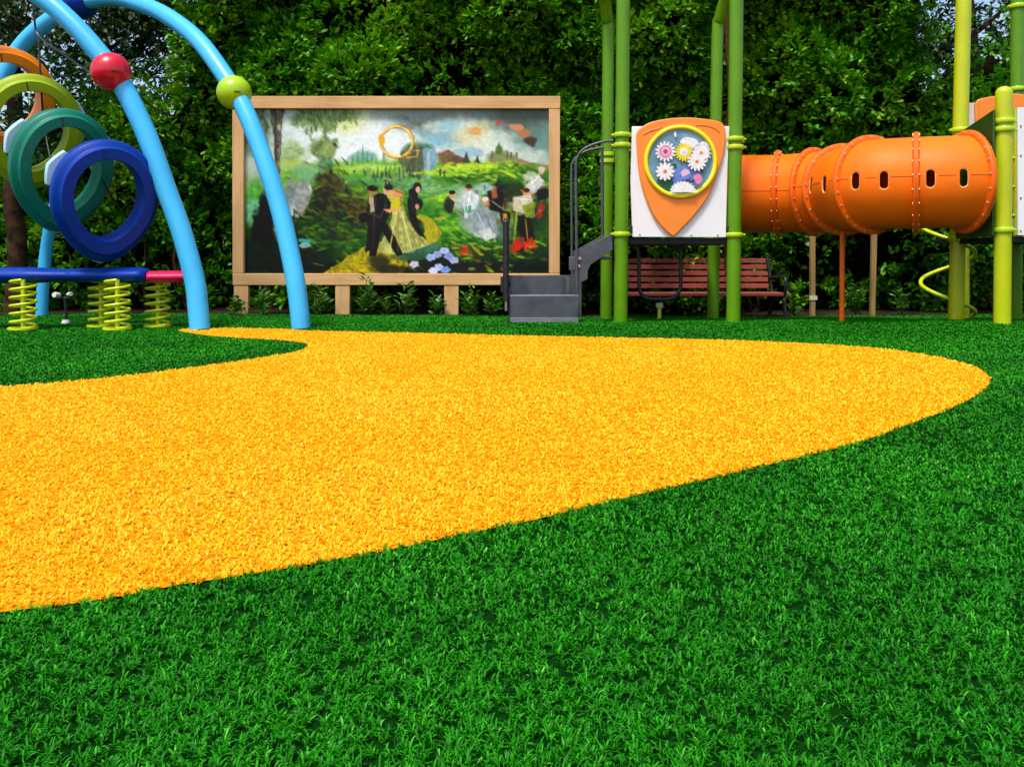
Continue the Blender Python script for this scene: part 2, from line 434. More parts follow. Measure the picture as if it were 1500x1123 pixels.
# ------------------------------------------------------------------ leaves
def leaf_arrays(pos, direc, length, width, droop, seed):
    """pos, direc: (n,3). Each leaf 6 verts, 3 faces."""
    r = np.random.default_rng(seed); n = len(pos)
    d = direc / np.linalg.norm(direc, axis=1, keepdims=True)
    ref = np.where(np.abs(d[:, 2:3]) < .9, np.array([[0, 0, 1.]]), np.array([[1., 0, 0]]))
    s = np.cross(d, ref); s /= np.linalg.norm(s, axis=1, keepdims=True)
    u = np.cross(s, d)
    roll = r.normal(0, .55, n)[:, None]
    s2 = s * np.cos(roll) + u * np.sin(roll); u2 = -s * np.sin(roll) + u * np.cos(roll)
    L = (length * (.7 + .6 * r.random(n)))[:, None]; W = (width * (.75 + .5 * r.random(n)))[:, None] * .5
    dr = droop * (.4 + r.random(n))[:, None] * L
    V = np.empty((n, 6, 3))
    V[:, 0] = pos
    V[:, 1] = pos + d * L * .30 + s2 * W * .85 + u2 * dr * .12; V[:, 2] = pos + d * L * .30 - s2 * W * .85 + u2 * dr * .12
    V[:, 3] = pos + d * L * .70 + s2 * W * .90 - u2 * dr * .15; V[:, 4] = pos + d * L * .70 - s2 * W * .90 - u2 * dr * .15
    V[:, 5] = pos + d * L - u2 * dr * .6
    base = (np.arange(n) * 6)[:, None]
    fa = np.concatenate([base + np.array([[0, 2, 1]]), base + np.array([[1, 2, 4, 3]]), base + np.array([[3, 4, 5]])], 1).ravel()
    return V.reshape(-1, 3), fa, np.tile([3, 4, 3], n)

def sprigs(centres, outward, per, spread, length, width, seed, up=.35, droop=.35):
    r = np.random.default_rng(seed); n = len(centres)
    c = np.repeat(centres, per, 0); o = np.repeat(outward, per, 0)
    d = o + r.normal(0, 1, c.shape) * spread + np.array([0, 0, up])
    d /= np.linalg.norm(d, axis=1, keepdims=True)
    p = c + d * .012 + r.normal(0, .022, c.shape)
    V, fa, sz = leaf_arrays(p, d, length, width, droop, seed + 1)
    return V, fa, sz, n * per

def hedge_front(x, z, seed=5):
    lump = fbm(x * 1.05, z * 1.15, 0, seed, 2) - .5
    small = fbm(x * 3.4, z * 3.4, 0, seed + 9, 2) - .5
    return 10.05 - lump * 1.25 - small * .6 + .10 * z * 0

def topline(x):
    """height of the dense part of the hedge: lower at the far left and right, where sky shows through thinner growth"""
    h = 6.0 + .3 * np.sin(x * 2.2)
    h = h - 3.6 * sst(-3.2, -4.4, x) - 2.9 * sst(4.3, 5.2, x)
    return h

hedge = thing("laurel_hedge", (0, 10.3, gh(0, 10.3)), "tall dense hedge of glossy green leaves behind the whole playground", "hedge")
# added lumpy core, near-black so the gaps between leaves look deeply shaded
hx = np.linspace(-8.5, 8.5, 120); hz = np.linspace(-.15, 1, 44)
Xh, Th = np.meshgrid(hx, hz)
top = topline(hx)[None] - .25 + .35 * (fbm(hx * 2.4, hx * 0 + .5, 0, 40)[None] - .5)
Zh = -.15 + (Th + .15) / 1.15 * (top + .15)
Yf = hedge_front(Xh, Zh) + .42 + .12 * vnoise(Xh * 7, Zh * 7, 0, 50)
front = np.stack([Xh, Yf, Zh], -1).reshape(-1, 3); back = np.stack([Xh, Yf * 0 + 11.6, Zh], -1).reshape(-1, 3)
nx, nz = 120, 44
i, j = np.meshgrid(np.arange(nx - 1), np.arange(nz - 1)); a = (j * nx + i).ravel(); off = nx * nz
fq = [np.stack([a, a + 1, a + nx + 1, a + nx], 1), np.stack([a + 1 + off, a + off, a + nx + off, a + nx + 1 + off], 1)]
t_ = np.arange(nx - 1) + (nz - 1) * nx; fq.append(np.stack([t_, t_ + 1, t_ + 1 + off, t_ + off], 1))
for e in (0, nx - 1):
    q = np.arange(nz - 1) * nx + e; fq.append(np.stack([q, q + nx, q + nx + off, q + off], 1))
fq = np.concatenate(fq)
raw_mesh("added_dark_core", np.concatenate([front, back]), fq.ravel(), np.full(len(fq), 4), M['core_shade'], parent=hedge)

parts_v, parts_f, parts_s, parts_t = [], [], [], []; off = 0
def add_leaves(cent, outw, per, spread, ln, wd, seed, tint_mu, up=.35):
    global off
    V, fa, sz, n = sprigs(cent, outw, per, spread, ln, wd, seed, up)
    r = np.random.default_rng(seed + 5)
    mu = np.repeat(tint_mu, per)
    t = np.clip(mu + r.normal(0, .17, n), 0, 1)
    parts_v.append(V); parts_f.append(fa + off); parts_s.append(sz); parts_t.append(np.repeat(t, 6)); off += len(V)

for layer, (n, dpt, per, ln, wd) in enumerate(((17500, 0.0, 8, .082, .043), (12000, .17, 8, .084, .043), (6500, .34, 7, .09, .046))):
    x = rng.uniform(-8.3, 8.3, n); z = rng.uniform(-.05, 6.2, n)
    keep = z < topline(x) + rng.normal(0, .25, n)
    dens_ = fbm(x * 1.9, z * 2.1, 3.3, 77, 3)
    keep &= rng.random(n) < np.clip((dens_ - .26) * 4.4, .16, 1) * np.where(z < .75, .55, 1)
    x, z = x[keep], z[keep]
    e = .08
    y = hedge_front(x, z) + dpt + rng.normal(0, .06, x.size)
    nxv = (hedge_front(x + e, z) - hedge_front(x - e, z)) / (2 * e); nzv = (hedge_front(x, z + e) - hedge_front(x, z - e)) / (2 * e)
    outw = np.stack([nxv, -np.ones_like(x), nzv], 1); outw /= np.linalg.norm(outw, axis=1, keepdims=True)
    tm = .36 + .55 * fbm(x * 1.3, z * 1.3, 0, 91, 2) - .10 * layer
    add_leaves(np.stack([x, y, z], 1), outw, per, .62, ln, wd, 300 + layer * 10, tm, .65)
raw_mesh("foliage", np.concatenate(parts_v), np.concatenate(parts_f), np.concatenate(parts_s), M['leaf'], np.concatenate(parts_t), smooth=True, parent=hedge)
for _ in range(45):
    tw = MB()
    x0 = R.uniform(-8, 8); y0 = R.uniform(9.95, 10.5); h = R.uniform(.6, 2.2)
    p = [(x0, y0, gh(x0, y0) - .05)]
    for s in range(4): p.append((p[-1][0] + R.uniform(-.12, .12), p[-1][1] + R.uniform(-.06, .1), p[-1][2] + h / 4))
    tw.tube(p, [.022, .02, .016, .012, .006], 6)
    tw.build("stem", M['bark'], hedge)

# ------------------------------------------------------------------ trees behind and beside the hedge
def tree(label, x, y, r0, height, crown_c, crown_r, nclump, leaf_n, seed, group=None, lean=(0, 0), limbs=7, bark=None, leafm='leaf_back', lw=(.085, .042), low=.35):
    rr = random.Random(seed); g = np.random.default_rng(seed)
    t = thing("tree", (x, y, gh(x, y)), label, "tree", group)
    b = MB(); pts = []; rad = []
    z0 = float(gh(x, y)) - .1
    for i in range(13):
        s = i / 12
        pts.append((x + lean[0] * s + rr.uniform(-.03, .03), y + lean[1] * s + rr.uniform(-.03, .03), z0 + height * s)); rad.append(r0 * (1.25 if i == 0 else 1) * (1 - .72 * s) + .008)
    b.tube(catmull(pts, 40), np.interp(np.linspace(0, 12, 41), range(13), rad), 14)
    b.build("trunk", bark or M['bark'], t)
    tips = []
    for k in range(limbs):
        lb = MB()
        s = rr.uniform(low, .98); i = int(s * 12); p0 = Vector(pts[i])
        az = rr.uniform(0, 2 * PI); ln = rr.uniform(.6, 1.0) * max(crown_r) * 1.05
        d = Vector((math.cos(az), math.sin(az), rr.uniform(.2, .9))).normalized()
        p = [p0]
        for q in range(5):
            d = (d + Vector((rr.uniform(-.25, .25), rr.uniform(-.25, .25), rr.uniform(-.08, .2)))).normalized(); p.append(p[-1] + d * ln / 5)
        rb = rad[i] * .55
        lb.tube(catmull(p, 15), np.linspace(rb, .008, 16), 8); tips += p[2:]
        for q in range(2, 6):
            d2 = Vector((rr.uniform(-1, 1), rr.uniform(-1, 1), rr.uniform(-.3, .9))).normalized(); e = p[q] + d2 * ln * .4
            lb.tube([p[q], p[q] + d2 * ln * .2 + Vector((0, 0, .03)), e], [rb * .3, rb * .2, .004], 6); tips.append(e)
        lb.build("limb", bark or M['bark'], t)
    c = np.array(crown_c)
    cl = c + g.normal(0, .5, (nclump, 3)) * np.array(crown_r)
    tip = np.array([tuple(q) for q in tips])
    cl = np.concatenate([cl, tip])
    cen = np.repeat(cl, leaf_n, 0) + g.normal(0, 1, (len(cl) * leaf_n, 3)) * .16
    outw = cen - np.repeat(cl, leaf_n, 0) + g.normal(0, .05, cen.shape) + np.array([0, -.05, 0])
    outw /= np.linalg.norm(outw, axis=1, keepdims=True)
    V, fa, sz, n = sprigs(cen, outw, 5, .6, lw[0], lw[1], seed, .1)
    tm = np.repeat(np.repeat(g.uniform(.2, .75, len(cl)), leaf_n), 5)
    tn = np.clip(tm + g.normal(0, .17, n), 0, 1)
    raw_mesh("crown", V, fa, sz, M[leafm], np.repeat(tn, 6), smooth=True, parent=t)
    return t

X = lambda px, Y: (px - CX) * Y / F
tree("brown trunked tree at the left edge beside the colourful rings", X(21, 9.6), 9.6, .105, 5.6, (X(10, 9.6), 9.9, 4.9), (1.3, .9, .9), 30, 14, 5, limbs=6)
tree("thin tree behind the hedge at the left, sky showing through its leaves", X(150, 12.4), 12.4, .12, 5.5, (X(140, 12.4), 12.4, 4.0), (1.4, .8, .9), 80, 16, 6, "trees beyond the hedge", limbs=9)
tree("dark leafy tree beyond the hedge above the blue arches' right leg", X(265, 12.9), 12.9, .11, 5.6, (X(270, 12.9), 12.9, 4.4), (1.1, .8, .8), 30, 12, 7, "trees beyond the hedge", limbs=8)
tree("bare branched tree with brown limbs beyond the hedge at right", X(1480, 12.2), 12.2, .13, 5.2, (X(1470, 12.2), 12.2, 3.9), (1.2, .8, .8), 16, 9, 8, "trees beyond the hedge", lean=(-.7, 0), limbs=11)
tree("sparse tree beyond the hedge right of the tall green posts, sky between its twigs", X(1330, 13.0), 13.0, .10, 5.2, (X(1340, 13), 13.0, 4.3), (1.0, .7, .7), 22, 9, 9, "trees beyond the hedge", limbs=9)
tree("slender brown trunk standing in the hedge behind the tower's tall green posts", X(1066, 9.75), 9.75, .05, 5.0, (X(1066, 9.75), 10.1, 5.0), (.8, .5, .5), 12, 10, 10, limbs=4, low=.72)

# ------------------------------------------------------------------ low plants at the foot of the hedge
def plant(px, Y, h, label, seed, group="young plants under the mural"):
    g = np.random.default_rng(seed); rr = random.Random(seed)
    x = X(px, Y); z = float(gh(x, Y)) - .01
    t = thing("young_plant", (x, Y, z), label, "plant", group)
    st = MB(); cen = []; outw = []
    for s in range(rr.randint(3, 5)):
        a = rr.uniform(0, 2 * PI); sp_ = rr.uniform(.1, .5) if s else .05; hh = h * (rr.uniform(.45, .8) if s else 1)
        p = [Vector((x + rr.uniform(-.03, .03), Y + rr.uniform(-.03, .03), z))]
        for q in range(5):
            p.append(p[0] + Vector((math.cos(a) * sp_ * hh * ((q + 1) / 5) ** 1.3, math.sin(a) * sp_ * hh * .6 * (q + 1) / 5, hh * (q + 1) / 5)))
        st.tube(p, np.linspace(.006, .002, 6), 6)
        for u in np.linspace(.2, 1, int(10 + 22 * hh)):
            k = min(int(u * 5), 4); q = p[k].lerp(p[k + 1], u * 5 - k)
            for _ in range(2):
                b = rr.uniform(0, 2 * PI); cen.append(tuple(q)); outw.append((math.cos(b), math.sin(b), .55))
    st.build("stem", M['bark'], t)
    V, fa, sz, n = sprigs(np.array(cen), np.array(outw), 1, .15, .085, .024, seed, .2)
    raw_mesh("leaves", V, fa, sz, M['leaf_young'], np.repeat(np.clip(g.normal(.5, .25, n), 0, 1), 6), smooth=True, parent=t)
for q in ((540, 8.95, .40, "upright young plant with pointed leaves, tallest under the mural"),
          (598, 8.98, .33, "bushy young plant under the mural, midway between two timber posts"),
          (470, 9.0, .28, "small young plant under the mural just right of the blue arch leg"),
          (385, 9.02, .25, "low young plant under the mural left of the blue arch leg"),
          (690, 8.92, .25, "spreading young plant leaning over the foot of the right timber post"),
          (725, 9.0, .22, "small young plant at the left edge of the grey steps"),
          (567, 9.1, .16, "tiny young plant low between the two bushiest plants under the mural"),
          (640, 9.1, .18, "short young plant just left of the right timber post under the mural"),
          (345, 8.98, .18, "little young plant at the foot of the left timber post"),
          (1165, 9.5, .26, "low leafy plant between the maroon bench and the wooden stake", "low plants under the tunnel"),
          (1255, 9.5, .32, "dark low plant under the orange tunnel between the wooden stakes", "low plants under the tunnel"),
          (1320, 9.5, .28, "low plant beside the lime spiral climber", "low plants under the tunnel")):
    plant(q[0], q[1], q[2], q[3], int(q[0]), *(q[4:] if len(q) > 4 else ()))

# ------------------------------------------------------------------ arch climber with rings
climber = thing("arch_climber", (-3.2, 7.0, 0), "sky blue arched climbing frame with coloured balls and four hanging plastic rings", "climbing frame")
def arc(pxs, ys, rad, ts, n=70):
    pts = [P(a, b, Y) for (a, b), Y in zip(pxs, ys)]
    b = MB(); b.tube(catmull(pts, n), rad, 24); return b.build("arch_tube", M['sky_blue'], climber)
A = [(293, 483), (290, 450), (285, 410), (267, 343), (243, 276), (214, 196), (176, 120), (138, 70), (102, 31), (68, 2), (20, -28), (-50, -58), (-130, -75)]
arc(A, np.linspace(6.94, 7.2, len(A)), .082, 0)
B = [(441, 481), (438, 450), (430, 396), (410, 307), (383, 223), (356, 156), (325, 105), (289, 58), (245, 24), (205, 6), (165, -3), (119, 4)]
arc(B, [7.02, 7.03, 7.06, 7.15, 7.25, 7.36, 7.5, 7.7, 7.95, 8.15, 8.35, 8.6], .078, 0)
Cc = [(119, 4), (85, 22), (51, 47), (26, 75), (4, 112), (-20, 170), (-40, 260), (-50, 360), (-52, 470)]
arc(Cc, [8.6, 8.6, 8.6, 8.6, 8.55, 8.5, 8.5, 8.45, 8.4], .080, 0)
Dd = [(61, 466), (63, 420), (67, 372), (75, 325), (91, 265), (106, 222), (122, 180)]
arc(Dd, [8.9, 8.9, 8.9, 8.85, 8.8, 8.75, 8.7], .060, 0)
for (px, py, Y, r, mk) in ((162.5, 105.5, 7.04, .158, 'red'), (343, 136, 7.42, .149, 'apple'), (119, 3, 8.6, .17, 'royal')):
    b = MB(); c = Vector(P(px, py, Y)); b.ball(c, r, 40)
    o = b.build("ball", M[mk], climber); tag(o, {'red': 'glossy red ball', 'apple': 'apple green ball', 'royal': 'blue ball at the crown of the arch'}[mk])
    sl = MB(); d = (Vector((0, 0, CH + .5)) - c + Vector((1.6, 0, 0))).normalized(); side = d.cross(Vector((0, 0, 1))).normalized(); q = c + d * (r - .002)
    sl.tube([q - side * .025, q + side * .025], .006, 8); sl.build("bolt_slot", M['black_metal'], o)
b = MB(); b.ball(P(122, 180, 8.7), .075, 24); b.build("end_cap", M['pale_blue'], climber)
for pts in (([(45, -30, 7.6), (50, 20, 7.6), (56, 52, 7.6), (90, 78, 7.35), (134, 108, 7.1)]), ([(185, 120, 7.15), (215, 150, 7.5), (242, 166, 8.0), (262, 172, 8.6)]),
            ([(56, 52, 7.6), (60, 120, 7.5), (64, 180, 7.42), (74, 235, 7.3)]), ([(150, 262, 7.2), (165, 290, 7.3), (176, 308, 7.5)])):
    ro = MB(); ro.tube(catmull([P(*q) for q in pts], 20), .009, 8); ro.build("rope", M['black_metal'], climber)

def egg(phi, a, b, k=.19):
    s = math.sin(phi); return a * math.cos(phi) * (1 + k * s - .10 * max(0, -s) ** 2), b * s - .05 * b * math.cos(2 * phi)
def ring(px, py, Y, a, bb, th, mk, head, tilt, label, spin=0):
    c = Vector(P(px, py, Y))
    fwd = Vector((math.sin(head) * math.cos(tilt), math.cos(head) * math.cos(tilt), math.sin(tilt)))     # into the picture
    right = Vector((math.cos(head), -math.sin(head), 0)); up = right.cross(fwd).normalized()
    # cross-section (outward, depth): broad dished front face, rolled inner lip, flanged outer rim
    sec = [(-.5, -.03), (-.5, -.075), (-.45, -.09), (.10, -.085), (.15, -.072), (.17, -.045), (.22, -.036), (.43, -.026), (.5, -.002), (.5, .06), (.41, .075), (.39, .14), (.30, .155), (-.38, .155), (-.47, .14), (-.5, .11)]
    n = 96; m_ = len(sec); vs = []; fs = []
    for i in range(n):
        ph = 2 * PI * i / n + spin
        x, y = egg(ph, a, bb); x1, y1 = egg(ph + .01, a, bb); tx, ty = x1 - x, y1 - y; l = math.hypot(tx, ty); ox, oy = ty / l, -tx / l
        tloc = th * (1 + .30 * max(0, -math.sin(ph)) ** 3)
        for s, d in sec:
            q = c + right * (x + ox * s * tloc) + up * (y + oy * s * tloc) + fwd * d
            vs.append(q)
    for i in range(n):
        for j in range(m_):
            a0, b0 = i * m_ + j, i * m_ + (j + 1) % m_; a1, b1 = ((i + 1) % n) * m_ + j, ((i + 1) % n) * m_ + (j + 1) % m_
            fs.append((a0, b0, b1, a1))
    mb = MB(); mb.add(vs, fs); o = mb.build("ring", M[mk], climber, angle=50); o['label'] = label
    for ph0 in (2.55, .42, -PI / 2):
        cb = MB(); vv = []
        for k in range(9):
            ph = ph0 + (k - 4) * .075; x, y = egg(ph, a, bb); x1, y1 = egg(ph + .01, a, bb); l = math.hypot(x1 - x, y1 - y); ox, oy = (y1 - y) / l, -(x1 - x) / l
            e = 1 - abs(k - 4) / 4 * .75
            for s, d in ((th * .30, .07), (th * .56 + .045 * e, .075), (th * .56 + .05 * e, .13), (th * .54, .20), (th * .30, .20)):
                vv.append(c + right * (x + ox * s) + up * (y + oy * s) + fwd * d)
        f2 = []
        for k in range(8):
            for j in range(5): f2.append((k * 5 + j, k * 5 + (j + 1) % 5, k * 5 + 5 + (j + 1) % 5, k * 5 + 5 + j))
        f2 += [(4, 3, 2, 1, 0), (40, 41, 42, 43, 44)]
        cb.add(vv, f2); cb.build("clamp", M['pale_blue'], o, bevel=.006)
    sm = MB()                                                                      # dark joint line across the rim
    for ph in (1.75,):
        x, y = egg(ph, a, bb); x1, y1 = egg(ph + .01, a, bb); l = math.hypot(x1 - x, y1 - y); ox, oy = (y1 - y) / l, -(x1 - x) / l
        for s0, s1, d0, d1 in ((-.42, .10, -.091, -.087),):
            sm.tube([c + right * (x + ox * s0 * th) + up * (y + oy * s0 * th) + fwd * d0, c + right * (x + ox * s1 * th) + up * (y + oy * s1 * th) + fwd * d1], .0045, 6)
    sm.build("joint", M['black_metal'], o)
    return o
ring(156, 297, 6.86, .325, .41, .148, 'royal', math.radians(-40), math.radians(12), "royal blue ring, nearest and lowest")
ring(93, 253, 7.12, .325, .44, .138, 'sea', math.radians(-44), math.radians(14), "dark sea green ring behind the blue one", .1)
ring(46, 196, 7.40, .335, .42, .138, 'olive', math.radians(-40), math.radians(14), "olive lime ring above the green one", .1)
ring(6, 149, 7.68, .35, .40, .138, 'orange_ring', math.radians(-46), math.radians(14), "orange ring, farthest and highest", .1)

# ------------------------------------------------------------------ spring balance beam
beam = thing("spring_balance_beam", (-3.6, 7.0, 0), "blue and magenta balance beam standing on lime coil springs", "balance beam")
def spring(px, Y, ztop, r=.092, turns=6):
    x = X(px, Y); z0 = float(gh(x, Y)) + .012
    pts = []
    for i in range(turns * 22 + 1):
        a = 2 * PI * i / 22; s = i / (turns * 22)
        pts.append((x + r * math.cos(a - 1.2), Y + r * math.sin(a - 1.2), z0 + (ztop - z0) * s))
    b = MB(); b.tube(pts, .011, 8)
    b.tube([(x, Y, z0 - .02), (x, Y, ztop)], .018, 10); b.lathe([(0, z0 - .01), (r + .02, z0 - .01), (r + .02, z0 + .006), (0, z0 + .006)], (x, Y, 0), (0, 0, 1), 24)
    return b.build("spring", M['spring'], beam)
zb = CH - (403.5 - HY) * 7.02 / F
for px, Y in ((34, 6.9), (172, 6.9), (148, 7.16), (231, 7.17)): spring(px, Y, zb - .03)
def beam_seg(p0, p1, prof, m, lab):
    b = MB(); n = 40; pts = [Vector(p0).lerp(Vector(p1), i / n) for i in range(n + 1)]
    r = np.interp(np.linspace(0, 1, n + 1), [q[0] for q in prof], [q[1] for q in prof])
    b.tube(pts, r, 28, squash=2.1); o = b.build("beam_segment", m, beam, bevel=0); o['label'] = lab
y0 = 7.03
beam_seg((X(-120, y0), y0, zb), (X(106, y0), y0, zb + .002), [(0, .05), (.1, .066), (.75, .066), (.9, .055), (1, .052)], M['royal'], "royal blue beam segment")
beam_seg((X(105, y0), y0, zb + .002), (X(217, y0), y0, zb + .004), [(0, .054), (.06, .057), (.35, .060), (.55, .066), (.9, .064), (.97, .058), (1, .04)], M['royal'], "royal blue beam segment")
beam_seg((X(215, y0), y0 + .02, zb - .012), (X(283, y0), y0 + .12, zb - .012), [(0, .045), (.04, .05), (1, .05)], M['magenta'], "magenta beam end")

# small twin garden spotlight behind the beam
lx = X(98, 7.55); lt = thing("garden_spotlight", (lx, 7.55, 0), "small black stake light with two white heads under the blue balance beam", "garden light")
b = MB(); b.tube([(lx, 7.55, 0), (lx - .02, 7.55, .22)], .012, 10); b.tube([(lx - .05, 7.55, .22), (lx + .02, 7.55, .22)], .01, 8); b.build("stake", M['black_metal'], lt)
b = MB(); b.lathe([(0, 0), (.022, 0), (.026, .05), (.022, .06), (0, .06)], (lx - .06, 7.53, .245), (-.2, -1, .1), 16); b.build("lamp_head", M['lamp_white'], lt)
b = MB(); b.lathe([(0, 0), (.015, 0), (.02, .05), (.017, .055), (0, .055)], (lx + .01, 7.55, .25), (.8, -.6, .1), 16); b.build("lamp_head", M['lamp_white'], lt)
b = MB(); b.lathe([(0, .03), (.025, .028), (.032, .012), (.034, 0)], (lx + .015, 7.5, .0), (0, 0, 1), 16); b.build("base_cap", M['lamp_white'], lt)

# ------------------------------------------------------------------ mural board
MY = 9.15
mural = thing("mural_board", (X(580, MY), MY, float(gh(-1.2, MY))), "large painted landscape mural in a pine timber frame in front of the hedge", "mural")
def zrow(py, Y): return CH - (py - HY) * Y / F
x0, x1 = X(342, MY), X(820, MY); xi0, xi1 = X(358.5, MY), X(804, MY)
zt, zi1, zi0, zb_ = zrow(142, MY), zrow(160, MY), zrow(400.5, MY), zrow(417.5, MY)
b = MB(); b.box((x0 - .01, MY - .045, zi1), (x1 + .004, MY + .045, zt)); b.build("top_rail", M['timber_x'], mural, bevel=.006)
b = MB(); b.box((x0 + .004, MY - .043, zb_), (x1, MY + .043, zi0)); b.build("bottom_rail", M['timber_x'], mural, bevel=.006)
b = MB(); b.box((x0, MY - .041, zi0 + .002), (xi0, MY + .041, zi1 - .002)); b.build("stile", M['timber_z'], mural, bevel=.006)
b = MB(); b.box((xi1, MY - .041, zi0 + .002), (x1, MY + .041, zi1 - .002)); b.build("stile", M['timber_z'], mural, bevel=.006)
for a0, a1 in ((344, 365), (492, 513), (651, 672), (794, 815)):
    xa, xb = X(a0, MY), X(a1, MY); zg = float(gh((xa + xb) / 2, MY))
    b = MB(); b.box((xa, MY - .035, zg - .06), (xb, MY + .045, zb_ - .002)); b.build("post", M['timber_z'], mural, bevel=.006)
b = MB(); b.box((xi0 + .001, MY + .014, zi0 + .002), (xi1 - .001, MY + .03, zi1 - .002)); b.build("backing_board", M['black_metal'], mural)

# the picture: painted point by point into the board's own colours
PW, PH = 446, 240
gyy, gxx = np.mgrid[0:PH, 0:PW].astype(float)
img = np.zeros((PH, PW, 3))
N1 = fbm(gxx / 9, gyy / 9, 0, 201, 3) - .5; N2 = fbm(gxx / 9, gyy / 9, 5.5, 202, 3) - .5
N3 = fbm(gxx / 26, gyy / 18, 1.5, 203, 4)
def lay(mask, col):
    global img
    img = img * (1 - mask[..., None]) + np.array(col, float) * mask[..., None] if np.ndim(col) <= 1 else img * (1 - mask[..., None]) + col * mask[..., None]
def blob(cx, cy, rx, ry, col, soft=.25, rough=6, alpha=1.0, var=0):
    d = np.hypot((gxx + N1 * rough * 2 - cx) / rx, (gyy + N2 * rough * 2 - cy) / ry)
    mk = np.clip((1 + soft / 2 - d) / soft, 0, 1) * alpha
    c = np.array(col, float)
    if var: c = c[None, None] * (1 + var * (fbm(gxx / 5, gyy / 4, cx, 210, 2)[..., None] - .5) * 2)
    lay(mk, c)
def pol(pts, col, rough=0, alpha=1.0, var=0, soft=1):
    pl = np.array(pts, float); acc = np.zeros(gxx.shape)
    for ox, oy in ((.25, .25), (-.25, .25), (.25, -.25), (-.25, -.25)):
        acc += in_poly(gxx + N1 * rough * 2 + ox * soft, gyy + N2 * rough * 2 + oy * soft, pl)
    c = np.array(col, float)
    if var: c = c[None, None] * (1 + var * (fbm(gxx / 4, gyy / 6, pts[0][0], 211, 2)[..., None] - .5) * 2)
    lay(acc / 4 * alpha, c)
def line(pts, w, col, alpha=1.0):
    d = np.full(gxx.shape, 1e9)
    for (ax, ay), (bx_, by_) in zip(pts[:-1], pts[1:]):
        vx, vy = bx_ - ax, by_ - ay; l2 = vx * vx + vy * vy + 1e-9
        t = np.clip(((gxx - ax) * vx + (gyy - ay) * vy) / l2, 0, 1); d = np.minimum(d, np.hypot(gxx - ax - t * vx, gyy - ay - t * vy))
    lay(np.clip(w / 2 + .5 - d, 0, 1) * alpha, col)
def dabs(n, cx, cy, sx, sy, cols, l, w, ang=0, seed=1, alpha=.8):
    r = random.Random(seed)
    for _ in range(n):
        x, y = r.gauss(cx, sx), r.gauss(cy, sy); a = ang + r.uniform(-.5, .5); L = l * r.uniform(.6, 1.4)
        x0_, x1_ = int(max(0, x - L - 4)), int(min(PW, x + L + 4)); y0_, y1_ = int(max(0, y - L - 4)), int(min(PH, y + L + 4))
        if x1_ <= x0_ or y1_ <= y0_: continue
        X_, Y_ = gxx[y0_:y1_, x0_:x1_] - x, gyy[y0_:y1_, x0_:x1_] - y
        u = X_ * math.cos(a) + Y_ * math.sin(a); v_ = -X_ * math.sin(a) + Y_ * math.cos(a)
        mk = np.clip(1.3 - np.hypot(u / L, v_ / (w * r.uniform(.7, 1.3))) , 0, .6) / .6 * alpha
        c = np.array(r.choice(cols), float)
        img[y0_:y1_, x0_:x1_] = img[y0_:y1_, x0_:x1_] * (1 - mk[..., None]) + c * mk[..., None]
# sky
tsk = np.clip(gyy / 85, 0, 1)[..., None]
lay(np.ones_like(gxx), np.array([176, 192, 190.]) * (1 - tsk) + np.array([206, 218, 206.]) * tsk)
blob(180, 42, 110, 40, (222, 228, 226), .9, 10, .8)
for q in ((330, 8, 120, 26, (104, 128, 122)), (300, 40, 46, 18, (120, 165, 178)), (390, 30, 70, 24, (122, 150, 142)), (260, 10, 40, 22, (98, 110, 100)), (425, 45, 40, 40, (96, 128, 122)), (405, 8, 46, 22, (88, 96, 88)), (240, 2, 60, 12, (150, 165, 160))):
    blob(*q, soft=.7, rough=9, alpha=.8)
blob(335, 36, 30, 20, (214, 206, 160), .8, 8, .8); blob(334, 30, 12, 6, (205, 140, 60), .6, 5, .85); blob(150, 15, 28, 18, (206, 208, 130), .9, 8, .7)
for q in ((310, 22, 26, 12), (365, 45, 34, 12), (280, 25, 18, 9), (420, 70, 20, 10), (352, 60, 60, 12)): blob(*q, (206, 214, 202), soft=.9, rough=8, alpha=.7)
blob(300, 24, 22, 9, (140, 178, 186), .8, 6, .7)
# far trees and meadow
blob(172, 70, 20, 9, (110, 158, 140), .5, 4, .8)
for x_, h_ in ((158, 14), (165, 22), (172, 30), (179, 20), (186, 14), (192, 10), (203, 24), (150, 8)): pol([(x_ - 3, 80), (x_ - 1, 80 - h_ * .7), (x_, 80 - h_), (x_ + 1.2, 80 - h_ * .7), (x_ + 3, 80)], (92, 140, 126), 1, .85)
blob(250, 110, 260, 36, (112, 160, 62), .3, 5, 1, .25)
for q in ((150, 90, 60, 6, (150, 190, 78)), (170, 98, 70, 5, (96, 150, 70)), (190, 84, 40, 4, (176, 205, 104)), (120, 104, 40, 5, (84, 136, 84)), (210, 106, 60, 6, (92, 150, 96))): blob(*q, soft=.6, rough=4, alpha=.85)
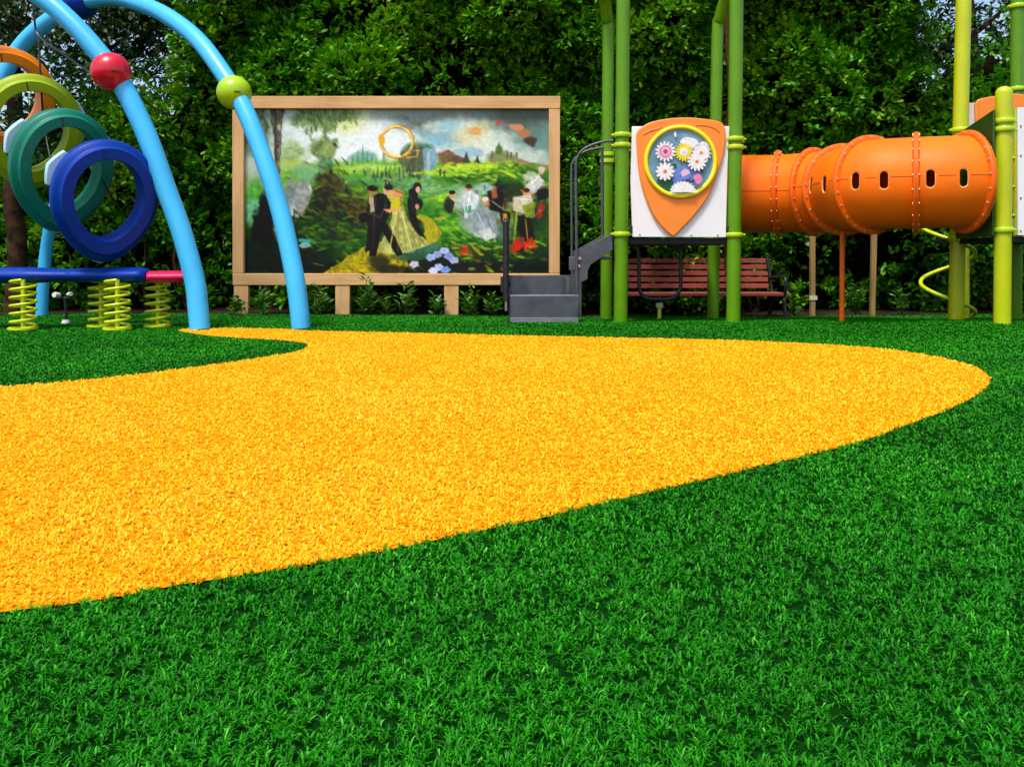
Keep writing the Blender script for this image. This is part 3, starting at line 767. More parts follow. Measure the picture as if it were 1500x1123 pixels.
# hill, waterfall, village
blob(254, 60, 24, 12, (86, 128, 100), .4, 5, .95, .2)
pol([(228, 62), (246, 52), (262, 55), (264, 98), (240, 98), (224, 78)], (92, 98, 82), 3, .9, .35)
pol([(261, 56), (276, 58), (282, 66), (276, 100), (263, 102)], (124, 156, 172), 2, .95, .15); pol([(266, 62), (271, 62), (271, 100), (266, 100)], (176, 198, 204), 1, .6)
for x_, h_ in ((188, 14), (194, 20), (200, 12), (206, 22), (212, 16), (219, 26), (226, 18), (232, 24), (240, 26), (247, 20), (254, 22)): pol([(x_ - 2.4, 100), (x_, 100 - h_), (x_ + 2.4, 100)], (64, 86, 62), 1.2, .85)
dabs(40, 225, 96, 24, 5, [(74, 110, 70), (120, 150, 84), (60, 74, 60), (150, 160, 120)], 4, 1.6, PI / 2, 3)
blob(330, 62, 22, 8, (150, 178, 190), .5, 4, .9); blob(296, 70, 14, 10, (116, 80, 66), .4, 4, .95, .3); blob(312, 74, 9, 7, (104, 76, 62), .4, 3, .95); pol([(318, 78), (324, 62), (330, 78)], (74, 74, 58), 1); pol([(336, 78), (340, 66), (344, 78)], (60, 66, 54), 1)
blob(375, 70, 22, 10, (148, 150, 120), .4, 3, 1, .25)
pol([(357, 78), (360, 66), (366, 64), (369, 56), (372, 50), (375, 56), (378, 64), (392, 68), (404, 74), (404, 80)], (128, 136, 92), 1); blob(372, 59, 5, 7, (88, 116, 62), .4, 1); line([(372, 54), (372, 48)], 1.5, (60, 80, 50))
for x_, h_ in ((362, 8), (384, 8), (390, 7), (398, 6)): line([(x_, 70), (x_, 70 - h_)], 2.4, (92, 100, 84))
pol([(398, 72), (444, 82), (444, 90), (400, 80)], (146, 116, 92), 1.5, .9)
for q in ((360, 86, 70, 9, (140, 180, 50)), (330, 96, 60, 9, (58, 108, 34)), (400, 92, 60, 10, (90, 140, 40)), (380, 104, 80, 9, (46, 90, 34)), (300, 92, 40, 7, (150, 190, 60)), (420, 100, 40, 14, (70, 112, 42)), (340, 84, 50, 4, (176, 205, 60))): blob(*q, soft=.4, rough=5, alpha=.9, var=.2)
dabs(70, 370, 94, 45, 9, [(160, 196, 56), (74, 120, 36), (186, 206, 70), (52, 92, 34)], 8, 1.8, .1, 4, .6)
# lower ground
blob(230, 200, 330, 88, (48, 84, 26), .2, 8, 1, .4)
for q in ((190, 130, 60, 18, (92, 140, 40)), (290, 140, 50, 22, (74, 134, 36)), (180, 165, 60, 14, (58, 104, 30)), (310, 165, 36, 12, (84, 148, 40)), (320, 190, 46, 14, (56, 112, 30)), (340, 130, 70, 20, (86, 132, 60)), (300, 120, 60, 10, (110, 160, 110)), (250, 112, 40, 8, (110, 154, 112)), (300, 205, 40, 12, (44, 84, 24)), (400, 215, 60, 20, (30, 52, 16)), (60, 210, 70, 26, (18, 34, 12)), (250, 232, 300, 12, (14, 26, 9)), (300, 132, 26, 9, (150, 190, 56)), (296, 150, 30, 10, (60, 116, 34))): blob(*q, soft=.6, rough=8, alpha=.85, var=.35)
# left: grey trunk, hanging leaves, rounded tree, dark mossy bank
blob(20, 60, 34, 70, (150, 166, 150), .8, 9, .6); blob(12, 30, 26, 34, (86, 104, 74), .6, 9, .8, .3)
pol([(36, 0), (57, 0), (53, 40), (51, 96), (43, 96), (42, 40)], (88, 80, 70), 1.5, .95, .5); line([(44, 0), (46, 90)], 2, (54, 46, 40), .8); line([(52, 0), (50, 80)], 1.4, (130, 122, 106), .7)
dabs(40, 18, 20, 16, 16, [(96, 114, 76), (60, 78, 48), (176, 190, 170)], 6, 2.2, 1.2, 41, .7); pol([(22, 84), (32, 78), (38, 110), (36, 140), (24, 138)], (186, 194, 196), 2, .8, .2)
pol([(62, 116), (70, 108), (76, 132), (70, 156), (60, 150)], (176, 182, 184), 1.5, .9, .25); pol([(78, 108), (94, 104), (98, 118), (88, 150), (74, 166), (72, 140)], (170, 176, 178), 1.5, .95, .3)
for q in ((105, 8, 34, 14), (85, 16, 20, 12), (140, 6, 26, 10), (122, 22, 12, 12)): blob(*q, (106, 130, 84), soft=.6, rough=8, alpha=.85, var=.35)
dabs(90, 112, 14, 24, 10, [(88, 116, 66), (150, 170, 110), (120, 146, 86), (70, 96, 56)], 5, 1.8, PI / 2.3, 5, .7)
line([(118, 20), (117, 50)], 3, (112, 122, 90)); blob(115, 58, 19, 19, (112, 136, 84), .35, 8, .95, .35); blob(122, 56, 8, 12, (156, 168, 104), .8, 5, .6); blob(118, 82, 11, 12, (92, 128, 88), .5, 5, .95, .3); blob(70, 64, 20, 16, (138, 162, 106), .7, 7, .8, .2); blob(66, 80, 20, 7, (160, 180, 84), .7, 4, .7)
blob(92, 92, 24, 12, (124, 168, 128), .6, 6, .85)
for q in ((122, 118, 22, 30, (74, 66, 30)), (140, 140, 34, 26, (66, 70, 26)), (112, 160, 34, 34, (40, 52, 20)), (150, 172, 40, 22, (44, 66, 22)), (90, 186, 40, 24, (38, 66, 22)), (170, 150, 22, 16, (86, 78, 34)), (60, 200, 60, 22, (22, 40, 14))): blob(*q, soft=.35, rough=9, alpha=.92, var=.5)
dabs(120, 128, 140, 26, 28, [(108, 90, 44), (46, 40, 20), (84, 96, 34), (30, 34, 14)], 7, 1.6, .7, 6, .6)
dabs(90, 130, 182, 40, 16, [(104, 150, 40), (30, 52, 18), (70, 116, 32)], 8, 1.6, .15, 7, .55)
blob(82, 128, 12, 24, (148, 152, 148), .3, 5, .95, .2); blob(66, 118, 8, 18, (128, 134, 134), .4, 4, .9, .2); blob(28, 92, 12, 28, (158, 164, 164), .5, 5, .85); blob(14, 130, 16, 26, (86, 148, 60), .4, 6, .9, .25); blob(12, 150, 14, 20, (110, 168, 130), .4, 5, .9, .2)
blob(30, 140, 9, 20, (20, 22, 18), .3, 4, .95); blob(26, 172, 18, 26, (14, 18, 12), .3, 7, .95); line([(34, 150), (36, 200)], 4, (16, 16, 14)); blob(50, 165, 9, 24, (196, 206, 186), .5, 3, .7); blob(88, 192, 10, 4, (64, 164, 160), .4, 2, .9); blob(88, 199, 9, 4, (170, 190, 186), .4, 2, .8)
# golden ring emblem
def ringm(cx, cy, rx, ry, w, col):
    d = np.abs(np.hypot((gxx - cx) / rx, (gyy - cy) / ry) - 1) * min(rx, ry); lay(np.clip(w / 2 + .6 - d, 0, 1), col)
ringm(222.5, 47.5, 23.5, 22.5, 4.2, (150, 106, 26)); ringm(222, 47, 23.4, 22.4, 2.6, (226, 180, 62)); ringm(221.4, 46.4, 23.2, 22.2, .8, (250, 226, 140))
blob(200, 44, 4.5, 8, (212, 166, 52), .3, 1); line([(237, 70), (252, 69), (253, 60)], 2, (206, 172, 74)); line([(252, 60), (252, 46)], 1.4, (170, 150, 90)); line([(244, 60), (256, 60)], 1.4, (206, 190, 120))
dabs(70, 230, 120, 90, 8, [(148, 186, 66), (96, 148, 60), (64, 116, 56), (170, 200, 96)], 9, 1.6, .05, 42, .45); dabs(60, 300, 170, 20, 24, [(120, 176, 52), (60, 118, 34), (150, 196, 64)], 8, 2.0, .3, 43, .5)
# loose brushwork: short strokes in the colour already there
def brushwork(n_, seed, alpha):
    gy_, gx_ = np.gradient(img.mean(-1)); rb = random.Random(seed)
    for _ in range(n_):
        x, y = rb.uniform(1, PW - 2), rb.uniform(1, PH - 2); ix, iy = int(x), int(y)
        a = math.atan2(gx_[iy, ix], -gy_[iy, ix]) + rb.uniform(-.35, .35); L, wd_ = rb.uniform(2.2, 5.2), rb.uniform(.8, 1.5)
        x0_, x1_, y0_, y1_ = max(0, ix - 6), min(PW, ix + 7), max(0, iy - 6), min(PH, iy + 7)
        X_, Y_ = gxx[y0_:y1_, x0_:x1_] - x, gyy[y0_:y1_, x0_:x1_] - y
        mk = np.clip(1.4 - np.hypot((X_ * math.cos(a) + Y_ * math.sin(a)) / L, (-X_ * math.sin(a) + Y_ * math.cos(a)) / wd_), 0, .6) / .6 * alpha
        c = img[iy, ix] * (1 + rb.uniform(-.13, .11)) + rb.uniform(-4, 5)
        img[y0_:y1_, x0_:x1_] = img[y0_:y1_, x0_:x1_] * (1 - mk[..., None]) + c * mk[..., None]
brushwork(5000, 77, .30)
# yellow road with walkers
pol([(112, 241), (140, 222), (162, 208), (184, 196), (200, 193), (216, 200), (236, 214), (240, 226), (228, 241)], (150, 140, 22), 3, 1, .3)
pol([(236, 204), (262, 200), (284, 192), (288, 180), (282, 168), (270, 158), (258, 154), (250, 156), (262, 166), (264, 178), (252, 190)], (166, 156, 40), 2.5, .95, .2); pol([(274, 162), (290, 160), (300, 156), (286, 156)], (176, 170, 60), 1.5, .8)
dabs(60, 176, 226, 26, 9, [(178, 166, 34), (110, 104, 16), (196, 180, 50)], 8, 1.3, .2, 8, .5); blob(196, 222, 16, 10, (40, 42, 14), .6, 5, .8); blob(212, 234, 26, 7, (30, 34, 12), .6, 4, .8)
blob(256, 202, 34, 9, (72, 118, 104), .5, 5, .9, .2); blob(240, 214, 24, 6, (58, 92, 84), .5, 4, .8)
pol([(216, 144), (232, 140), (240, 164), (256, 186), (274, 196), (248, 206), (226, 212), (206, 210), (194, 206), (206, 180), (214, 160)], (168, 168, 104), 1.2, 1, .25)
for a_, b_ in (((226, 160), (216, 208)), ((230, 160), (236, 206)), ((234, 160), (252, 200))): line([a_, b_], 1.6, (134, 134, 62), .7)
pol([(213, 128), (226, 126), (228, 144), (214, 146)], (190, 184, 52), 1); line([(208, 146), (226, 148)], 4, (216, 160, 104)); blob(222, 122, 9, 6, (206, 146, 100), .3, 2); blob(213, 124, 5, 6, (196, 170, 96), .3, 1)
pol([(240, 118), (250, 112), (254, 128), (250, 150), (258, 176), (266, 190), (250, 180), (242, 162), (238, 140)], (30, 30, 30), 1.2); blob(252, 114, 6, 8, (52, 36, 28), .3, 1.5); blob(253, 117, 3.4, 4.6, (206, 170, 146), .3, .6); blob(254, 138, 7, 8, (36, 34, 36), .3, 1); blob(252, 142, 3, 4, (190, 150, 116), .4, 1)
pol([(186, 128), (196, 122), (206, 124), (214, 138), (210, 158), (206, 164), (222, 190), (232, 212), (222, 214), (206, 186), (200, 176), (196, 196), (192, 214), (182, 214), (186, 188), (186, 166), (182, 146)], (28, 27, 29), 1)
pol([(180, 132), (190, 126), (194, 160), (192, 186), (184, 206), (176, 208), (180, 180), (178, 156)], (40, 34, 34), 1); pol([(182, 130), (188, 126), (190, 150), (184, 150)], (206, 190, 160), .6, .8)
blob(208, 118, 5.5, 7, (206, 160, 128), .3, .8); blob(210, 113, 6, 4.6, (50, 30, 28), .3, 1); blob(186, 119, 5, 6, (176, 118, 84), .3, .8); blob(187, 115, 8, 4.4, (44, 30, 28), .3, 1); blob(175, 158, 9, 7, (34, 30, 30), .3, 1.5); line([(180, 150), (198, 158), (206, 140)], 3, (66, 62, 62)); blob(210, 148, 4, 2.6, (210, 160, 116), .3, .5)
# right: white and dark drapery among bushes (free brushwork)
for q in ((326, 134, 20, 20, (176, 184, 186)), (344, 160, 30, 22, (150, 162, 162)), (352, 178, 16, 10, (206, 208, 200)), (330, 150, 14, 8, (92, 132, 100)), (390, 120, 26, 14, (44, 58, 26)), (370, 128, 16, 20, (24, 24, 24)), (366, 122, 8, 8, (146, 92, 56)), (385, 140, 18, 14, (22, 22, 20)), (408, 135, 24, 14, (186, 180, 154)), (412, 146, 20, 12, (120, 130, 46)), (425, 112, 14, 12, (206, 206, 200)), (436, 122, 12, 10, (30, 34, 24)), (418, 98, 10, 8, (186, 192, 180)), (300, 140, 8, 12, (34, 40, 30)), (306, 134, 5, 14, (190, 182, 150)), (412, 168, 14, 22, (26, 28, 18)), (386, 160, 9, 20, (120, 140, 60)), (374, 146, 6, 12, (196, 148, 56)), (356, 134, 8, 7, (186, 120, 60)), (430, 150, 14, 24, (34, 66, 26)), (432, 148, 5, 12, (176, 50, 40)), (352, 116, 14, 8, (160, 184, 176)), (374, 170, 16, 22, (96, 122, 112))): blob(*q, soft=.5, rough=4, alpha=.85, var=.15)
dabs(16, 340, 150, 22, 18, [(190, 196, 194), (120, 130, 130), (160, 170, 168), (84, 92, 92)], 6, 2.2, 1.0, 9, .5); dabs(36, 402, 138, 24, 18, [(206, 200, 180), (30, 34, 22), (146, 150, 60), (160, 160, 150), (150, 104, 50)], 6, 2.0, -.3, 10, .5)
line([(398, 150), (394, 196)], 3, (132, 160, 70)); line([(414, 150), (416, 188)], 2, (176, 160, 70))
for q in ((398, 198, 9, 6), (410, 192, 7, 8), (420, 200, 8, 5), (390, 206, 6, 4), (322, 206, 7, 9)): blob(*q, (176, 58, 36), soft=.4, rough=4, alpha=.95, var=.3)
dabs(110, 360, 205, 40, 14, [(116, 156, 40), (60, 100, 28), (150, 84, 34), (34, 56, 18), (156, 180, 60)], 6, 1.8, .3, 11, .7)
# folds, highlights and deep accents over the figures and the drapery
for a_, b_, w_, c_ in (((192, 130), (188, 170), 1.6, (74, 72, 76)), ((204, 128), (209, 150), 1.6, (66, 64, 70)), ((190, 170), (186, 208), 1.4, (60, 56, 58)), ((212, 170), (226, 206), 1.4, (58, 56, 60)), ((244, 126), (246, 150), 1.4, (74, 72, 74)), ((222, 150), (212, 204), 1.8, (206, 204, 132)), ((229, 150), (244, 204), 1.8, (212, 210, 140)), ((233, 152), (262, 196), 1.6, (120, 120, 56)), ((225, 152), (224, 208), 1.4, (130, 128, 58)), ((184, 124), (181, 136), 1.6, (206, 150, 112)), ((232, 124), (228, 138), 2.4, (196, 134, 88)), ((204, 146), (214, 149), 2.2, (214, 164, 120)), ((220, 118), (230, 122), 2.0, (120, 78, 50))):
    line([a_, b_], w_, c_, .8)
for pts_, c_ in (([(318, 128), (330, 116), (342, 128), (338, 152), (322, 160)], (198, 204, 206)), ([(326, 150), (346, 142), (366, 158), (372, 182), (348, 186), (332, 176)], (142, 154, 156)), ([(342, 178), (360, 172), (370, 186), (352, 192)], (196, 198, 192)), ([(354, 120), (372, 114), (380, 128), (376, 152), (360, 146)], (28, 28, 26)), ([(360, 118), (368, 116), (370, 128), (362, 130)], (176, 104, 66)), ([(376, 118), (404, 112), (408, 128), (384, 136)], (46, 62, 26)), ([(392, 128), (418, 124), (424, 140), (408, 152), (394, 148)], (196, 190, 166)), ([(406, 140), (426, 136), (424, 154), (410, 158)], (126, 138, 44)), ([(416, 104), (430, 94), (438, 104), (426, 122), (412, 128)], (186, 190, 184)), ([(428, 118), (442, 114), (442, 130), (430, 134)], (30, 34, 30)), ([(372, 146), (390, 150), (386, 176), (376, 168)], (30, 28, 26)), ([(378, 152), (384, 152), (383, 172), (379, 168)], (204, 152, 50)), ([(400, 156), (418, 158), (424, 192), (412, 196), (404, 180)], (26, 26, 20)), ([(396, 192), (402, 186), (404, 204), (392, 208)], (190, 50, 32)), ([(408, 196), (420, 186), (428, 202), (416, 198), (410, 208)], (196, 60, 34)), ([(300, 128), (308, 136), (304, 152), (296, 148)], (40, 44, 36)), ([(322, 142), (332, 140), (332, 150), (324, 152)], (60, 140, 80))):
    pol(pts_, c_, 1.4, .88, .16)
for a_, b_, w_, c_ in (((330, 120), (324, 156), 1.2, (236, 238, 236)), ((340, 150), (356, 184), 1.4, (196, 204, 204)), ((348, 146), (364, 180), 1.2, (104, 116, 118)), ((396, 130), (418, 132), 1.4, (228, 222, 196)), ((420, 108), (430, 98), 1.6, (240, 240, 236)), ((404, 118), (420, 122), 2.0, (198, 124, 66)), ((411, 160), (414, 190), 1.4, (190, 164, 80)), ((362, 134), (376, 144), 1.6, (150, 160, 166))):
    line([a_, b_], w_, c_, .85)
for hx_, hy_, hc, sc in ((327, 115, (64, 46, 34), (206, 160, 128)), (351, 134, (206, 206, 200), (196, 150, 122)), (412, 121, (70, 50, 36), (204, 158, 122)), (434, 90, (190, 190, 182), (198, 156, 128)), (303, 124, (40, 34, 30), (196, 152, 120))):
    blob(hx_, hy_, 4.2, 5, sc, .3, .6); blob(hx_ + .6, hy_ - 3, 4.8, 3.2, hc, .3, .8)
for fx, fy_, hh in ((286, 96, 9), (292, 97, 8), (206, 110, 8), (211, 111, 7), (148, 116, 8)):
    line([(fx, fy_), (fx, fy_ - hh)], 2.6, (60, 54, 60), .85); blob(fx, fy_ - hh - 1.6, 1.5, 1.7, (196, 156, 124), .4, .2)
# flowers low right of the road
blob(288, 226, 26, 12, (20, 36, 12), .5, 5, .9)
for cx_, cy_, c_ in ((282, 212, (150, 158, 206)), (292, 206, (176, 182, 222)), (298, 214, (140, 150, 204)), (272, 216, (166, 174, 216)), (306, 220, (170, 176, 210)), (284, 230, (176, 190, 222)), (294, 234, (120, 150, 210)), (248, 226, (206, 186, 206)), (276, 236, (190, 200, 226))):
    for k_ in range(5):
        a_ = k_ * 1.257 + cx_; blob(cx_ + 4 * math.cos(a_), cy_ + 3 * math.sin(a_), 3.4, 2.4, c_, .3, 1.2, .95)
# upper right: drifting figure-less cloud scraps
blob(398, 26, 10, 5, (196, 140, 110), .5, 5, .9); blob(372, 18, 7, 5, (170, 90, 96), .5, 4, .8); blob(408, 34, 10, 6, (172, 122, 82), .5, 5, .9); blob(418, 46, 8, 7, (74, 60, 52), .4, 4, .9)
brushwork(2500, 78, .28)
img = img * (1 + .035 * (fbm(gxx / 2.2, gyy / 2.2, 0, 230, 2) - .5)[..., None] * 2)
dx_ = fbm(gxx / 3.0, gyy / 3.0, 0, 231, 2); img = np.clip(img, 0, 255)
img = np.clip((img / 255 - .40) * 1.22 + .36, 0.012, 1); gm = img.mean(-1, keepdims=True); img = np.clip(gm + (img - gm) * 1.06, .008, 1)
lin = np.where(img <= .04045, img / 12.92, ((img + .055) / 1.055) ** 2.4)
us = xi0 + .001 + (gxx / (PW - 1)) * (xi1 - xi0 - .002); vs_ = zi1 - .002 - (gyy / (PH - 1)) * (zi1 - zi0 - .004)
V = np.stack([us, np.full_like(us, MY + .010), vs_], -1).reshape(-1, 3)
i, j = np.meshgrid(np.arange(PW - 1), np.arange(PH - 1)); a = (j * PW + i).ravel(); fq = np.stack([a, a + PW, a + PW + 1, a + 1], 1)
pm = bpy.data.materials.new("mural_print"); pm.use_nodes = True; t = pm.node_tree; pbs = t.nodes["Principled BSDF"]
pbs.inputs["Roughness"].default_value = .42; pbs.inputs["Specular IOR Level"].default_value = .3
at = t.nodes.new("ShaderNodeAttribute"); at.attribute_name = "paint"; t.links.new(at.outputs["Color"], pbs.inputs["Base Color"])
po = raw_mesh("painting", V, fq.ravel(), np.full(len(fq), 4), pm, parent=mural)
ca = po.data.color_attributes.new("paint", 'FLOAT_COLOR', 'POINT')
ca.data.foreach_set('color', np.concatenate([lin.reshape(-1, 3), np.ones((PW * PH, 1))], 1).astype(np.float32).ravel())
po['label'] = "soft painted landscape with a gold ring, walkers on a yellow road and green hills"

# ------------------------------------------------------------------ play structure: two towers joined by a tunnel, with steps
play = thing("play_structure", (2.4, 7.8, 0), "green and orange play structure of two towers joined by a crawl tunnel, grey steps beside", "play structure")
def post(bx_, by_, tx_, ty_, ztop, r, m, collars, dome=False, zbot=None, lab=None):
    z0 = (float(gh(bx_, by_)) if zbot is None else zbot) - .05
    at_ = lambda z: Vector((bx_ + (tx_ - bx_) * (z - z0) / (ztop - z0), by_ + (ty_ - by_) * (z - z0) / (ztop - z0), z))
    b = MB(); zs = list(np.linspace(z0, ztop, 24)); pts = [at_(z) for z in zs]; rs = [r] * 24
    if dome:
        for q in range(1, 7):
            a = q / 6 * PI / 2; pts.append(at_(ztop) + Vector((0, 0, r * .9 * math.sin(a)))); rs.append(max(r * math.cos(a), .002))
    b.tube(pts, rs, 32); o = b.build("post", m, play)
    if lab: o['label'] = lab
    for z in collars:
        cb = MB(); q = at_(z); h = .020
        cb.lathe([(r - .002, -h), (r + .012, -h), (r + .017, -h * .6), (r + .017, h * .6), (r + .012, h), (r - .002, h)], q, (0, 0, 1), 36)
        for sgn in (-1, 1): cb.tube([q + Vector((sgn * (r + .012), 0, 0)), q + Vector((sgn * (r + .036), 0, 0))], .011, 10)
        cb.build("collar", M['collar'], o)
    return o
zr = zrow
fy, ry_ = 7.8, 9.07
post(X(909, fy), fy, X(909, fy) + .03, fy, 3.4, .0635, M['post'], [zr(198, fy), zr(213, fy), zr(343, fy)], lab="leaf green post left of the flower panel")
post(X(1074, fy), fy, X(1074, fy) + .035, fy, 3.4, .0635, M['post'], [zr(204, fy), zr(216, fy), zr(344, fy)], lab="leaf green post right of the flower panel")
def bent_post(px0, px1, Y, topdx, lab):
    x = X(px0, Y); xt = X(px1, Y); zg = float(gh(x, Y)) - .05
    pts = [(x, Y, zg), (x + (xt - x) * .5, Y, 1.5), (xt, Y, 2.9), (xt + topdx * .15, Y - .04, 3.1), (xt + topdx * .5, Y - .16, 3.3), (xt + topdx, Y - .4, 3.45)]
    b = MB(); b.tube(catmull(pts, 60), .0635, 28); o = b.build("post", M['post'], play); o['label'] = lab
    for z in (zr(236, Y), zr(226, Y)):
        cb = MB(); cb.lathe([(.06, -.02), (.078, -.02), (.08, 0), (.078, .02), (.06, .02)], (x + (xt - x) * .5, Y, z), (0, 0, 1), 28); cb.build("collar", M['collar'], o)
bent_post(888, 891, ry_, -.12, "leaf green rear post bending over at its top, on the steps' side")
bent_post(1044, 1051, ry_, .12, "leaf green rear post bending over at its top, on the tunnel side")
zd = zr(349, fy)
b = MB(); b.box((X(909, fy) + .03, fy + .02, zd - .06), (X(1074, fy) - .03, ry_ - .03, zd)); b.build("deck", M['deck'], play, bevel=.01)
# far-side rails of the tower
b = MB()
for z in (zd + .95, zd + .12): b.tube([(X(888, ry_) + .07, ry_, z), (X(1044, ry_) - .07, ry_, z)], .02, 12)
for k in range(1, 8):
    xx = X(888, ry_) + .07 + (X(1044, ry_) - X(888, ry_) - .14) * k / 8; b.tube([(xx, ry_, zd + .12), (xx, ry_, zd + .95)], .011, 10)
b.build("rear_guard_rail", M['post'], play)

# flower panel
def W(a, b_, d, Y=7.8):       # crop pixels of the panel (5.618 per photo pixel) to the panel's plane, d towards the viewer
    px, py = 910 + a / 5.618, 160 + b_ / 5.618; q = P(px, py, Y); return (q[0], q[1] - d, q[2])
pan = MB(); pan.prism([(86, 145), (886, 143), (870, 500), (858, 1055), (90, 1052), (74, 600)], 0, .02, W)
panel = pan.build("flower_panel", M['white'], play, bevel=.004); panel['label'] = "white panel with orange shield and a round window of flowers"
sh = [(145, 165), (200, 130), (260, 107), (400, 82), (560, 77), (720, 93), (800, 112), (832, 135), (848, 190), (846, 270), (824, 400), (782, 540), (706, 720), (585, 885), (490, 985), (440, 1035), (420, 1048), (396, 1035), (340, 985), (260, 880), (190, 720), (142, 540), (122, 320), (118, 225), (126, 190)]
s3 = [(p.x, p.y) for p in catmull([(a, b_, 0) for a, b_ in sh], 120)]
b = MB(); b.prism(s3, .022, .055, W); shield = b.build("shield", M['shield'], panel, bevel=.010)
def inset(pts, cx, cy, k): return [(cx + (a - cx) * k, cy + (b_ - cy) * k) for a, b_ in pts]
gr = MB()                                                                     # moulded raised ridges near the shield's upper corners
gr.tube(catmull([W(a, b_, .056) for a, b_ in ((172, 215), (230, 185), (290, 168), (320, 150))], 16), .006, 8); gr.build("moulded_ridge", M['shield'], panel)
gr = MB(); gr.tube(catmull([W(a, b_, .056) for a, b_ in ((600, 138), (680, 140), (760, 165), (795, 195))], 16), .006, 8)
gr.build("moulded_ridge", M['shield'], panel)
cxy = (478, 438)
def circ(r, n=72): return [(cxy[0] + r * math.cos(2 * PI * i / n), cxy[1] + r * math.sin(2 * PI * i / n)) for i in range(n)]
b = MB(); n = 72
rr_ = [(300, .056), (300, .072), (292, .080), (276, .080), (266, .072), (264, .058)]
vs = [W(cxy[0] + r * math.cos(2 * PI * i / n), cxy[1] + r * math.sin(2 * PI * i / n), d) for r, d in rr_ for i in range(n)]
fs = [(q * n + i, q * n + (i + 1) % n, (q + 1) * n + (i + 1) % n, (q + 1) * n + i) for q in range(5) for i in range(n)]
b.add(vs, fs); b.build("window_ring", M['ring_yellow'], panel, angle=60)
M['sky_disc'] = mat("blue_grey_print", (.13, .27, .38), .3, .5, .25, 7, coat=.4)
b = MB(); b.prism(circ(266), .056, .0585, W); b.build("window_disc", M['sky_disc'], panel)
pl = {}
for nm, c in (('w', (.78, .78, .78)), ('y', (.80, .66, .01)), ('p', (.72, .22, .38)), ('m', (.60, .02, .14)), ('o', (.75, .16, .03)), ('g', (.01, .12, .05)), ('b', (.12, .22, .62)), ('lp', (.74, .45, .62)), ('gr', (.55, .55, .56))):
    pl[nm] = mat("flower_print_" + {'w': 'white', 'y': 'yellow', 'p': 'pink', 'm': 'crimson', 'o': 'orange', 'g': 'leaf', 'b': 'blue', 'lp': 'lilac', 'gr': 'grey'}[nm], c, .35, .5, .1, 30)
lev = [.060]
def flat(b, pts, h=.0012):
    b.prism(pts, lev[0], lev[0] + h, W)
def daisy(cx, cy, r0, petals, cols, lab, sy=1.0):
    b = MB(); ms = []
    b.cur = 0
    o = []
    for k in range(petals * 8):
        a = 2 * PI * k / (petals * 8); f = .60 + .40 * abs(math.cos(a * petals / 2)) ** .8
        o.append((cx + r0 * f * math.cos(a), cy + r0 * f * math.sin(a) * sy))
    flat(b, o); ms.append(cols[0])
    for i, (c, k) in enumerate(cols[1:]):
        b.cur = i + 1; lev[0] += .0015; flat(b, [(cx + r0 * k * math.cos(2 * PI * q / 28), cy + r0 * k * math.sin(2 * PI * q / 28) * sy) for q in range(28)]); ms.append(c)
    lev[0] += .002
    ob = b.build("flower", ms, panel, smooth=False); ob['label'] = lab
def shape(pts, c, name, lab, n=60):
    b = MB(); q = [(p.x, p.y) for p in catmull([(a, b_, 0) for a, b_ in pts + [pts[0]]], n)][:-1]; flat(b, q); lev[0] += .002
    o = b.build(name, c, panel, smooth=False); o['label'] = lab
shape([(270, 620), (300, 575), (345, 590), (400, 570), (415, 620), (400, 660), (385, 690), (320, 650)], pl['g'], "leaf", "dark green printed leaf")
shape([(400, 470), (430, 448), (450, 480), (430, 492)], pl['g'], "leaf", "small dark green printed leaf")
shape([(630, 490), (665, 500), (655, 530), (630, 520)], pl['g'], "leaf", "small dark green printed leaf")
shape([(410, 540), (470, 480), (540, 480), (640, 520), (600, 580), (500, 600), (420, 610)], pl['b'], "petal", "blue printed petals")
shape([(470, 270), (510, 240), (570, 245), (620, 275), (610, 320), (560, 330), (490, 310)], pl['w'], "cloud", "white printed cloud")
shape([(620, 290), (670, 275), (705, 310), (700, 370), (640, 360)], pl['w'], "cloud", "white printed cloud")
shape([(420, 215), (432, 195), (442, 220), (432, 242)], pl['w'], "raindrop", "white printed drop")
daisy(352, 357, 86, 15, [pl['w'], (pl['p'], .60), (pl['lp'], .42), (pl['m'], .22)], "white and pink printed daisy with crimson centre")
daisy(502, 362, 78, 18, [pl['y'], (pl['w'], .42), (pl['gr'], .14)], "yellow printed daisy with white centre")
daisy(640, 372, 86, 15, [pl['gr'], (pl['w'], .74), (pl['o'], .20)], "white printed daisy with orange centre, upper right")
daisy(606, 440, 80, 14, [pl['w'], (pl['o'], .17)], "white printed daisy with orange centre, lower right")
daisy(345, 520, 78, 12, [pl['w'], (pl['o'], .20)], "white printed daisy with orange centre, left")
shape([(470, 530), (500, 500), (545, 520), (530, 560), (490, 570)], pl['lp'], "petal", "lilac printed petal")
shape([(455, 585), (500, 560), (550, 535), (540, 570), (500, 590)], pl['b'], "petal", "deep blue printed petal")
shape([(570, 560), (610, 540), (645, 565), (635, 610), (600, 620)], pl['p'], "petal", "pink printed petal")
b = MB(); o_ = []
for k in range(120):
    a = PI + PI * k / 119; f = .86 + .14 * abs(math.cos(a * 11)); o_.append((488 + 108 * f * math.cos(a), 690 + 92 * f * math.sin(a)))
flat(b, o_); lev[0] += .002; ob = b.build("flower", pl['w'], panel, smooth=False); ob['label'] = "half white printed daisy at the bottom"
b = MB(); b.tube([W(a, b_, .066) for a, b_ in ((462, 700), (500, 700))], .006, 8); b.build("latch", M['ring_yellow'], panel)
for a, b_ in ((150, 1030), (572, 1036), (790, 1036)):
    b = MB(); b.lathe([(.009, .02), (.007, .026), (0, .027)], W(a, b_, 0), (0, -1, 0), 12); b.build("screw", M['bolt'], panel)
